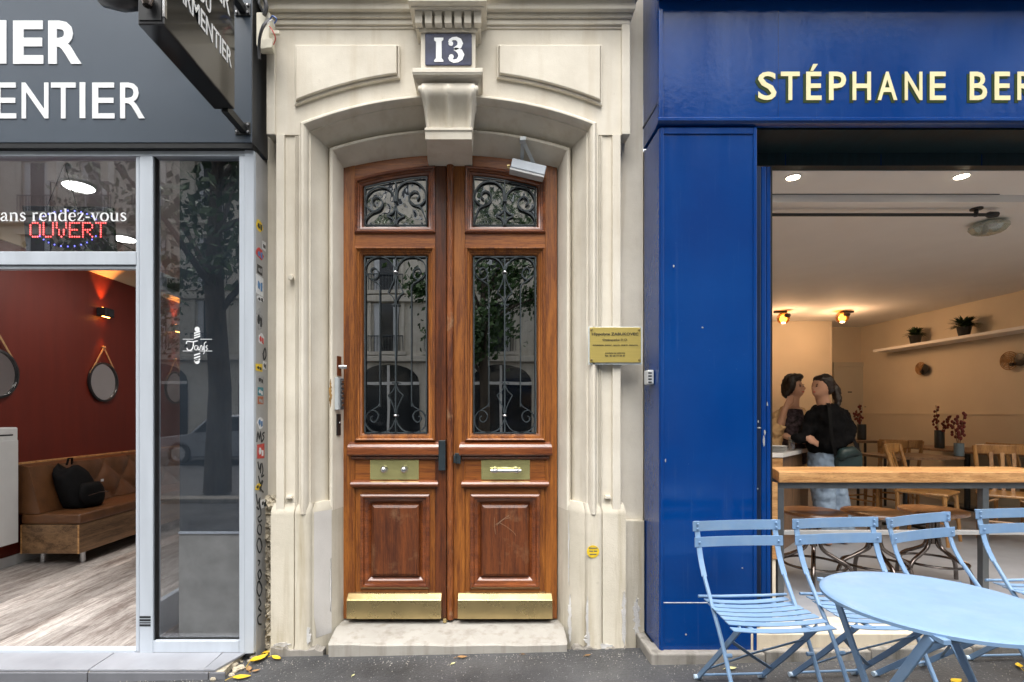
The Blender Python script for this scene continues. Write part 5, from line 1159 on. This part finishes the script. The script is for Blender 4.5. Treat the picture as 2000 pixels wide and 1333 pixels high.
def cafe_table(x0, x1, y0, y1, lab):
    t_ = thing('cafe_table', lab, 'table', ((x0+x1)/2,(y0+y1)/2,CF), 'cafe tables'); MB().box(x0,x1,y0,y1,.885,.912).build('top', 'counter_wood', t_, bevel=.004); xm, ym = (x0+x1)/2, (y0+y1)/2
    MB().tube([(xm,ym,CF+.02),(xm,ym,.885)], .03, 10).build('column', 'black_trim', t_, smooth=True)
    for a in (0,1): MB().bar([(xm-.25*(1-a),ym-.25*a,CF+.015),(xm+.25*(1-a),ym+.25*a,CF+.015)], .05, .025, (a,1-a,0)).build('foot', 'black_trim', t_)
cafe_table(4.05, 4.72, 5.05, 5.65, 'dark cafe table carrying the blue glass jar'); cafe_table(5.45, 6.1, 5.4, 6.9, 'cafe table against the side wall with the dark vase')
def dried(x, y, z, jar, vm, lab, seed, r_, h_, stems):
    v_ = thing('flower_vase', lab, 'vase', (x,y,z), 'vases of dried flowers'); MB().lathe([(r_*.9,0),(r_,.01),(r_,h_),(r_*.9,h_),(r_*.85,.012)], (x,y,z+.0005), 18).build('vase', vm, v_, smooth=True)
    rd_ = random.Random(seed)
    for k in range(stems):
        a = rd_.uniform(0,6.28); tip = Vector((x+math.cos(a)*rd_.uniform(.05,.16), y+math.sin(a)*.08, z+h_+rd_.uniform(.12,.36))); b_ = Vector((x,y,z+.03)); MB().tube([b_, b_.lerp(tip,.5)+Vector((0,0,.04)), tip], .0035, 5).build('stem', 'brown_leaf', v_)
        q = MB()
        for j in range(9):
            p_ = b_.lerp(tip, .55+.05*j)+Vector((rd_.uniform(-.02,.02), rd_.uniform(-.02,.02), rd_.uniform(-.01,.03))); q.ell(p_, (.016,.012,.018), 6, 4)
        q.build('blossom', 'dry_flower', v_)
dried(ux(1873,5.2), 5.2, .912, 0, 'vase_glass', 'blue glass jar of dried red flowers on the dark cafe table', 3, .042, .13, 5); dried(5.62, 6.35, .912, 0, 'bottle_dark', 'dark vase of dried flowers on the wall table', 5, .05, .22, 4); dried(ux(1683,6.6), 6.6, 1.0, 0, 'bottle_dark', 'dried flower stems beside the back door', 9, .05, .2, 3)
sb = thing('side_stand', 'dark side stand below the dried stems by the back door', 'stand', (ux(1683,6.6), 6.6, CF)); box('top', 'counter_wood', sb, ux(1683,6.6)-.2, ux(1683,6.6)+.2, 6.4, 6.8, .97, .999); 
for dx_ in (-.17,.17):
    for dy_ in (-.17,.17): MB().tube([(ux(1683,6.6)+dx_,6.6+dy_,CF),(ux(1683,6.6)+dx_,6.6+dy_,.97)], .015, 6).build('leg', 'black_trim', sb)
# ---- the two people at the counter
def shrink(mb, k0, c, f=.83):
    mb.v[k0:] = [tuple(c[i]+(p_[i]-c[i])*f for i in range(3)) for p_ in mb.v[k0:]]
def hp(c, dx_, dy_, dz_, f=.83): return (c[0]+dx_*f, c[1]+dy_*f, c[2]+dz_*f)
def solid(name, mt, par, fn, vox=.014, sm=6, fold=0, fsc=.07):
    mb = MB(); fn(mb); o = mb.build(name, mt, par, smooth='all'); md = o.modifiers.new('r', 'REMESH'); md.mode = 'VOXEL'; md.voxel_size = vox; md.use_smooth_shade = True
    ms = o.modifiers.new('s', 'SMOOTH'); ms.factor = .5; ms.iterations = sm
    if fold:
        tx_ = bpy.data.textures.new('folds', 'CLOUDS'); tx_.noise_scale = fsc; tx_.noise_depth = 3; dp = o.modifiers.new('d', 'DISPLACE'); dp.texture = tx_; dp.strength = fold; dp.mid_level = .5
    return o
def hand(mb, w_, d, up, side, s=1):
    """palm and five curled fingers: w_ wrist, d direction, up = back of hand, side = towards thumb"""
    w_, d, up, side = Vector(w_), Vector(d).normalized(), Vector(up).normalized(), Vector(side).normalized()
    for k in range(4):
        o_ = side*(.030-.020*k); L_ = (.072,.08,.075,.06)[k]; a = w_+d*.085+o_
        mb.tube([w_+o_*.7, a, a+d*L_*.45-up*.006, a+d*L_*.8-up*.03], [.014,.0105,.0095,.0085], 6)
    mb.tube([w_+side*.012+d*.02, w_+side*.045+d*.05, w_+side*.05+d*.085-up*.012], [.013,.011,.009], 6)
PYA = 4.62
def pa(u, v, dy=0): return (ux(u, PYA+dy), PYA+dy, vz(v, PYA+dy))
A = thing('person', 'person in black jacket and light jeans with a ponytail, seen from behind', 'person', (ux(1622,PYA), PYA, CF), 'people at the cafe counter')
def bodyA(mb):
    hx, hy, hz = pa(1603,757); mb.ell((hx,hy,hz), (.088,.095,.118), 14, 10); mb.ell((hx-.045,hy-.015,hz-.05), (.055,.058,.065), 10, 8); mb.ell((hx-.098,hy-.02,hz-.008), (.020,.013,.022), 8, 6); mb.ell((hx-.085,hy-.02,hz-.062), (.016,.02,.012), 8, 6); shrink(mb, 0, (hx,hy,hz))
    mb.tube([(hx+.01,hy+.01,hz-.06), pa(1612,800)], [.055,.06], 10); mb.tube([pa(1612,798), pa(1615,840), pa(1612,888), pa(1616,905)], [.10,.13,.125,.14], 12)
    for du, dd in ((-9,-.02),(13,.03)): mb.tube([pa(1614+du,900,dd), pa(1618+du,975,dd), pa(1624+du*1.4,1048,dd)], [.085,.06,.045], 10); mb.tube([(pa(1624+du*1.4,1050,dd)[0]+.02,PYA+dd+.03,CF+.06), (pa(1624+du*1.4,1050,dd)[0]-.04,PYA+dd-.12,CF+.035)], [.045,.032], 8)
    hand(mb, pa(1599,868,-.10), (-.8,-.1,.4), (0,-1,0), (0,.2,1))
solid('body', 'skin', A, bodyA)
def jackA(mb):
    mb.tube([pa(1611,790), pa(1613,806), pa(1616,835), pa(1612,868), pa(1612,884)], [.085,.15,.165,.155,.14], 14); mb.ell(pa(1640,812), (.07,.08,.07)); mb.ell(pa(1588,815), (.065,.08,.06))
    mb.tube([pa(1642,812), pa(1655,835,-.02), pa(1653,855,-.08), pa(1630,872,-.14), pa(1607,871,-.12)], [.07,.072,.066,.055,.042], 10)
    mb.tube([pa(1588,812), pa(1578,835,-.02), pa(1570,855,-.06), pa(1557,858,-.08), pa(1551,853,-.09)], [.065,.062,.055,.046,.036], 10)
solid('jacket', 'jacket_black', A, jackA, .013, 4, .045, .06)
def jeanA(mb):
    mb.tube([pa(1612,876), pa(1613,892), pa(1615,912)], [.125,.145,.15], 14)
    mb.tube([pa(1604,900), pa(1606,950,-.02), pa(1612,1000,-.02), pa(1616,1050,-.02)], [.10,.092,.088,.085], 12); mb.tube([pa(1626,900), pa(1630,950,.03), pa(1640,1000,.03), pa(1648,1050,.03)], [.10,.094,.092,.09], 12)
solid('jeans', 'denim', A, jeanA, .012, 4, .035, .05)
def hairA(mb):
    hx, hy, hz = pa(1607,753); mb.ell((hx+.022,hy+.0,hz+.022), (.088,.108,.108), 14, 10); mb.ell((hx+.04,hy-.03,hz-.015), (.052,.078,.085)); mb.ell((hx-.03,hy-.0,hz+.07), (.06,.09,.045)); mb.ell((hx+.085,hy+.03,hz+.05), (.04,.04,.04))
    mb.tube([(hx+.09,hy+.03,hz+.05),(hx+.14,hy+.01,hz-.03),(hx+.15,hy-.02,hz-.15),(hx+.13,hy-.05,hz-.27)], [.035,.048,.042,.012], 10); shrink(mb, 0, (hx,hy,hz-.02))
solid('hair', 'hair', A, hairA, .010, 3, .022, .02)
hx, hy, hz = pa(1603,757)
MB().ell(hp((hx,hy,hz),-.078,-.052,.010), (.007,.008,.006), 8, 6).build('eye', 'ink', A, smooth='all'); MB().ell(hp((hx,hy,hz),-.076,-.056,.030), (.009,.009,.003), 8, 6).build('eyebrow', 'hair', A, smooth='all'); MB().ell(hp((hx,hy,hz),-.092,-.034,-.052), (.008,.013,.005), 8, 6).build('mouth', 'wire_red', A, smooth='all')
hb = thing('handbag', 'dark green ribbed shoulder bag on the black-jacketed person', 'bag', (ux(1656,4.5), 4.5, vz(912,4.5)), None)
MB().tube([(ux(1633,4.48),4.44,vz(897,4.48)),(ux(1640,4.48),4.44,vz(885,4.48)),(ux(1660,4.48),4.46,vz(882,4.48)),(ux(1678,4.48),4.48,vz(890,4.48))], [.03,.05,.05,.03], 10).build('flap', 'bag_green', hb, smooth='all')
MB().prism(rrect(1632,1684,884,918,4.46,.05,5), 4.44, 4.54).build('body', 'bag_green', hb, bevel=.02, smooth='all')
MB().bar(crspline([(ux(1634,4.45),4.46,vz(890,4.45)),(ux(1624,4.42),4.42,vz(850,4.42)),(ux(1617,4.46),4.44,vz(800,4.46)),(ux(1620,4.60),4.62,vz(786,4.6))],5), .03, .006, (1,0,0)).build('strap', 'fabric_black', hb); MB().bar(crspline([(ux(1680,4.5),4.5,vz(888,4.5)),(ux(1668,4.6),4.62,vz(855,4.6)),(ux(1640,4.75),4.76,vz(800,4.75))],5), .03, .006, (1,0,0)).build('strap', 'fabric_black', hb)
PYB = 5.0
def pb_(u, v, dy=0): return (ux(u-9, PYB+dy), PYB+dy, vz(v, PYB+dy))
Bp = thing('person', 'person in tan shirt over a dark patterned top, hand at the chin', 'person', (ux(1556,PYB), PYB, CF), 'people at the cafe counter')
def bodyB(mb):
    hx, hy, hz = pb_(1560,757); mb.ell((hx,hy,hz), (.085,.098,.120), 14, 10); mb.ell((hx+.035,hy-.035,hz-.055), (.055,.055,.06)); mb.ell((hx+.085,hy-.065,hz-.01), (.018,.018,.024), 8, 6); shrink(mb, 0, (hx,hy,hz))
    mb.tube([(hx,hy+.01,hz-.08), pb_(1556,802)], [.055,.06], 10); mb.tube([pb_(1555,798), pb_(1553,840), pb_(1552,900)], [.10,.13,.135], 12)
    for du in (-10,10): mb.tube([pb_(1553+du,900), pb_(1553+du,975), pb_(1553+du,1030)], [.085,.06,.05], 10); mb.tube([(pb_(1553+du,1030)[0],PYB+.03,CF+.05),(pb_(1553+du,1030)[0],PYB-.12,CF+.035)], [.045,.032], 8)
    mb.tube([pb_(1533,832,-.12), pb_(1541,802,-.16), pb_(1546,793,-.16)], [.042,.032,.028], 8); hand(mb, pb_(1546,794,-.16), (.45,.25,.7), (0,-1,.3), (1,0,-.3))
    mb.tube([pb_(1540,850,-.14), pb_(1552,856,-.2)], [.036,.028], 8); hand(mb, pb_(1551,856,-.2), (1,-.1,-.25), (0,-.3,1), (0,-1,0))
solid('body', 'skin', Bp, bodyB)
solid('patterned_top', 'print_cloth', Bp, lambda mb: mb.tube([pb_(1559,800,-.04), pb_(1558,835,-.06), pb_(1556,870,-.06), pb_(1555,905,-.05)], [.075,.12,.125,.13], 14), .014)
def shirtB(mb):
    for sgn in (-1, 1):
        mb.tube([pb_(1556+sgn*11,800,.02), pb_(1553+sgn*24,815,-.02), pb_(1551+sgn*24,860,-.03), pb_(1551+sgn*23,915,-.03)], [.05,.075,.075,.08], 10)
    mb.tube([pb_(1555,802,.08), pb_(1553,850,.09), pb_(1553,915,.08)], [.10,.13,.13], 12)
    mb.tube([pb_(1532,812,-.02), pb_(1526,830,-.06), pb_(1527,842,-.10), pb_(1534,829,-.12)], [.07,.062,.056,.05], 10); mb.tube([pb_(1575,815), pb_(1586,845,-.03), pb_(1578,862,-.10)], [.07,.06,.05], 10)
solid('shirt', 'tan_cloth', Bp, shirtB, .013, 4, .04, .05)
def hairB(mb):
    hx, hy, hz = pb_(1558,750); mb.ell((hx,hy+.025,hz+.03), (.10,.10,.10), 14, 10); mb.ell((hx-.07,hy+.02,hz-.05), (.045,.08,.12)); mb.ell((hx+.06,hy+.05,hz-.04), (.05,.07,.10)); mb.ell((hx+.01,hy-.045,hz+.085), (.085,.07,.04)); mb.ell((hx-.055,hy-.045,hz+.0), (.05,.065,.11)); shrink(mb, 0, (hx,hy,hz-.03))
solid('hair', 'hair', Bp, hairB, .010, 3, .022, .02)
hx, hy, hz = pb_(1560,757)
for dx_, dy_ in ((.015,-.094),(.068,-.064)): MB().ell(hp((hx,hy,hz),dx_,dy_,.012), (.009,.007,.006), 8, 6).build('eye', 'ink', Bp, smooth='all'); MB().ell(hp((hx,hy,hz),dx_,dy_,.032), (.012,.007,.003), 8, 6).build('eyebrow', 'hair', Bp, smooth='all')
MB().ell(hp((hx,hy,hz),.055,-.083,-.056), (.015,.009,.006), 8, 6).build('mouth', 'wire_red', Bp, smooth='all')
# ================================================================ across the street (seen mirrored in the glass and paint)
ob = thing('apartment_building', 'pale stone apartment building across the street, mirrored in the door glass', 'building', (0,-15.2,0))
FYO = -15.2
box('wall', 'stone_far', ob, -32, 32, FYO-1.0, FYO, 0, 13.3)
for z in (3.45, 5.95, 9.0): box('string_course', 'stone_far', ob, -32, 32, FYO+.001, FYO+.22, z, z+.25, .03)
box('cornice', 'stone_far', ob, -32, 32, FYO+.001, FYO+.6, 12.9, 13.3, .05); MB().prism([(-32,13.3),(32,13.3),(32,14.6),(-32,14.6)], FYO-3, FYO-.8).build('roof', 'zinc', ob)
wm = None
for fl_, z in enumerate((3.9, 6.45, 9.5)):
    for k in range(24):
        x = -27.7+2.35*k
        if wm is None:
            q = MB().box(-.62,-.52,0,.10,0,2.1).box(.52,.62,0,.10,0,2.1).box(-.52,.52,0,.10,2.0,2.1).box(-.04,.04,0,.09,0,2.0)
            wn_ = q.build('window', 'paint_white', ob); wm = wn_.data
            gl2 = MB().box(-.52,.52,-.0,.04,0,2.0).build('pane', 'window_dark', None); gm_ = gl2.data; cq = MB().box(-.50,-.28,.042,.06,0,2.0).box(.30,.50,.042,.06,0,2.0).build('curtain', 'curtain', None); cm_ = cq.data
            hood = MB().box(-.80,.80,0,.16,2.12,2.34).box(-.76,-.63,0,.10,0,2.12).box(.63,.76,0,.10,0,2.12).box(-.85,.85,0,.2,-.16,-.02).build('hood', 'stone_far', None); hm_ = hood.data
            rq = MB()
            for j in range(13): rq.box(-.72+.12*j-.01,-.72+.12*j+.01,.16,.18,0,.62)
            rq.box(-.74,.74,.155,.185,.62,.66); rail = rq.build('balcony_rail', 'iron', None); rm_ = rail.data
            objs = (wn_, gl2, hood, rail, cq)
        else: objs = (bpy.data.objects.new('window', wm), bpy.data.objects.new('pane', gm_), bpy.data.objects.new('hood', hm_), bpy.data.objects.new('balcony_rail', rm_), bpy.data.objects.new('curtain', cm_)); [link(o) for o in objs]
        objs[0].parent = ob
        objs[0].location = (x, .005, z)
        for o in objs[1:]: o.parent = objs[0]; o.location = (0,0,0)
for k in range(13):                              # arched ground-floor openings
    x = -27.6+4.7*k; pts = [(x-1.3,.1),(x+1.3,.1),(x+1.3,2.6)]+[(x+1.3*math.cos(math.pi*j/10), 2.6+.75*math.sin(math.pi*j/10)) for j in range(1,10)]+[(x-1.3,2.6)]
    sh_ = MB().prism(pts, FYO+.01, FYO+.05).build('shopfront', 'window_dark', ob); MB().box(x-.05,x+.05,FYO+.051,FYO+.11,.1,3.3).box(x-1.3,x+1.3,FYO+.051,FYO+.10,2.5,2.62).build('glazing_bar', 'paint_white', sh_)
def tree(x, y, h, cr, seed, lab, dens=2600, low=.36):
    rd_ = random.Random(seed); t_ = thing('street_tree', lab, 'tree', (x,y,0), 'street trees')
    q = MB(); q.tube([(x,y,-.1),(x+.05,y,h*.2),(x-.04,y+.05,h*.42),(x,y,h*.7)], [.24,.19,.16,.06], 10)
    tips = []
    for k in range(14):
        a = rd_.uniform(0,6.28); z = h*rd_.uniform(low-.02,.68); tip = Vector((x+math.cos(a)*cr*rd_.uniform(.5,.85), y+math.sin(a)*cr*rd_.uniform(.5,.85), z+h*rd_.uniform(.08,.25))); q.tube([(x,y,z),Vector((x,y,z)).lerp(tip,.5)+Vector((0,0,.15)),tip], [.07,.045,.015], 6); tips.append(tip)
    q.build('trunk', 'bark', t_, smooth=True)
    cl_ = [(Vector((x+rd_.gauss(0,cr*.42), y+rd_.gauss(0,cr*.42), h*rd_.uniform(low+.08,.97))), rd_.uniform(.45,.95)) for _ in range(26)]+[(p_, .6) for p_ in tips]
    vs, fs, fs2 = [], [], []; q1, q2 = MB(), MB()
    for k in range(dens):
        c_, r_ = rd_.choice(cl_); p_ = c_+Vector((rd_.gauss(0,1),rd_.gauss(0,1),rd_.gauss(0,.8)))*r_*.5; n_ = Vector((rd_.gauss(0,1),rd_.gauss(0,1),rd_.gauss(0,1)+.6)).normalized(); a_ = n_.orthogonal().normalized(); b_ = n_.cross(a_); s_ = rd_.uniform(.07,.13)
        (q1 if rd_.random() < .6 else q2).add([p_-a_*s_, p_-b_*s_*.55, p_+a_*s_, p_+b_*s_*.55], [(0,1,2,3)])
    cr_ = q1.build('crown', 'leaf_a', t_, fix=False); q2.build('light_leaves', 'leaf_b', cr_, fix=False)
tree(-.1, -11.9, 9.0, 2.9, 1, 'plane tree across the street, mirrored in the handled door leaf', 6500, .30)
tree(-4.9, -3.6, 9.0, 2.4, 2, 'plane tree at the kerb, mirrored in the dark barber shop window')
tree(7.2, -3.4, 9.5, 2.6, 3, 'plane tree at the kerb, mirrored in the blue fascia', 2200)
tree(-12.5, -12.4, 9.0, 2.4, 4, 'plane tree far across the street on the barber side', 1800)
def post_lamp(x, y):
    t_ = thing('street_lamp', 'tall grey street lamp at the kerb, mirrored in the blue fascia', 'street lamp', (x,y,0)); MB().tube([(x,y,-.1),(x,y,3),(x,y,6.4)], [.07,.055,.04], 10).build('post', 'frame_grey', t_, smooth=True); MB().tube(crspline([(x,y,6.3),(x+.1,y+.1,6.9),(x+.5,y+.3,7.0),(x+.8,y+.4,6.7)],4), .03, 8).build('arm', 'frame_grey', t_, smooth=True); MB().lathe([(.05,.12),(.16,.05),(.22,0),(.1,-.05)], (x+.85,y+.42,6.62), 14).build('lamp_head', 'frame_grey', t_, smooth=True)
post_lamp(4.2, -2.5)
# parked car across the street: body, glasshouse, wheels
def car(x, y):
    t_ = thing('parked_car', 'silver-grey car on the road, mirrored in the barber shop window', 'car', (x,y,-.14)); z = -.14; rg = []
    for yy, ins in ((y-.85,.06),(y-.80,0),(y+.80,0),(y+.85,.06)):
        rg.append([(x+px, yy, z+pz) for px, pz in ((-2.0+ins,.30),(-2.05+ins,.62),(-1.85,.78),(-1.0,.88),(-.45,1.38-ins),(.75,1.44-ins),(1.55,.98),(1.98-ins,.86),(2.05-ins,.45),(1.95,.26),(-1.9,.22))])
    MB().loft(rg, True, True, True).build('body', 'car_paint', t_, bevel=.03)
    for s in (-.862, .862): MB().prism([(x-.86,z+.92),(x-.40,z+1.33),(x+.70,z+1.37),(x+1.3,z+1.0)], y+s-.01, y+s+.01).build('side_window', 'window_dark', t_)
    for wx in (-1.28, 1.30):
        for s in (-.80,.80): w_ = MB().lathe([(.31,-.1),(.33,-.06),(.33,.06),(.31,.1)], (x+wx,y+s,z+.32), 20, 'y').build('wheel', 'dark_plastic', t_, smooth=True); MB().lathe([(.20,-.115),(.20,.115)], (x+wx,y+s,z+.32), 16, 'y').build('rim', 'steel', w_)
car(-7.4, -9.6)
# ================================================================ fallen leaves and litter on the pavement
def fallen(u, v, size, ang, mt, lab, curl=.2):
    y = (EYE-.0)/((v-PY)/F); x = ux(u,y); y = (EYE-gz(x)-.004)/((v-PY)/F); x = ux(u,y); zc_ = gz(x)+.006; pts, fs = [], []
    for j, (t, wd) in enumerate(((-1,.04),(-.7,.38),(-.2,.62),(.3,.5),(.75,.22),(1,.02))):
        for s in (-1,0,1):
            px, py = t*size, s*wd*size*.8; pts.append((x+px*math.cos(ang)-py*math.sin(ang), y+px*math.sin(ang)+py*math.cos(ang), zc_ + size*curl*(t*t*.6+abs(s)*wd*.9)))
    for j in range(5): fs += [(j*3,j*3+1,j*3+4,j*3+3),(j*3+1,j*3+2,j*3+5,j*3+4)]
    q = MB().add(pts, fs); q.tube([(x-size*math.cos(ang),y-size*math.sin(ang),zc_+size*curl*.6),(x-size*1.7*math.cos(ang+.2),y-size*1.7*math.sin(ang+.2),zc_+.002)], .0015, 4)
    return tag(q.build('fallen_leaf', mt, smooth='all', fix=False), lab, 'leaf', 'fallen leaves')
fallen(506,1291,.055,1.0,'yellow_leaf','large bright yellow leaf at the corner of the barber step',.55); fallen(540,1288,.034,-.5,'yellow_leaf','small yellow leaf against the stone plinth foot',.5); fallen(472,1325,.045,.2,'yellow_leaf','yellow leaf lying at the broken end of the tiled step',.3); fallen(522,1279,.03,.9,'yellow_leaf','yellow stalked leaf propped in the rubble corner',.9)
fallen(903,1285,.028,.1,'brown_leaf','brown curled leaf just below the doorstep',.3); fallen(885,1297,.016,.8,'pale_leaf','tiny pale green leaf on the asphalt before the doorstep'); fallen(1022,1279,.014,0,'brown_leaf','brown scrap at the doorstep edge under the handled leaf'); fallen(1148,1281,.02,.4,'brown_leaf','brown leaf at the foot of the stone plinth by the sticker')
fallen(1428,1306,.03,.1,'pale_leaf','pale dry leaf under the pilaster chair'); fallen(1868,1330,.035,.3,'yellow_leaf','yellow leaf beneath the round table'); fallen(1990,1302,.03,.9,'yellow_leaf','yellow leaf near the frame edge under the chairs',.6); fallen(690,1320,.012,1.2,'pale_leaf','tiny pale scrap on the bare asphalt'); fallen(1266,1268,.022,.3,'pale_leaf','pale green leaf in the gap by the blue front',.4)
fallen(486,1308,.03,2.0,'brown_leaf','dead brown leaf between step rubble and yellow leaves',.3); fallen(500,1312,.022,.6,'brown_leaf','shrivelled brown leaf beside the lowest yellow leaf',.4)

# grit and crumbs gathered along the foot of the walls
rd = random.Random(77); q = MB()
for k in range(900):
    x = rd.uniform(-2.6, 2.6); edge = 2.64 if x < -1.37 else 2.84 if x < .86 else 2.68; y = edge - abs(rd.gauss(0, .05 if rd.random() < .6 else .35)) - .006
    if y < 1.9: continue
    r_ = rd.uniform(.0012,.0045); z = gz(x)+r_*.5
    q.add([(x-r_,y,z-r_*.5),(x+r_*.6,y-r_*.8,z-r_*.5),(x+r_*.5,y+r_*.9,z-r_*.5),(x,y,z+r_)], [(0,1,3),(1,2,3),(2,0,3)])
g_ = q.build('grit', 'stone_step'); g_['kind'] = 'stuff'; g_['label'] = 'pale grit scattered along the foot of the walls'; g_['category'] = 'grit'
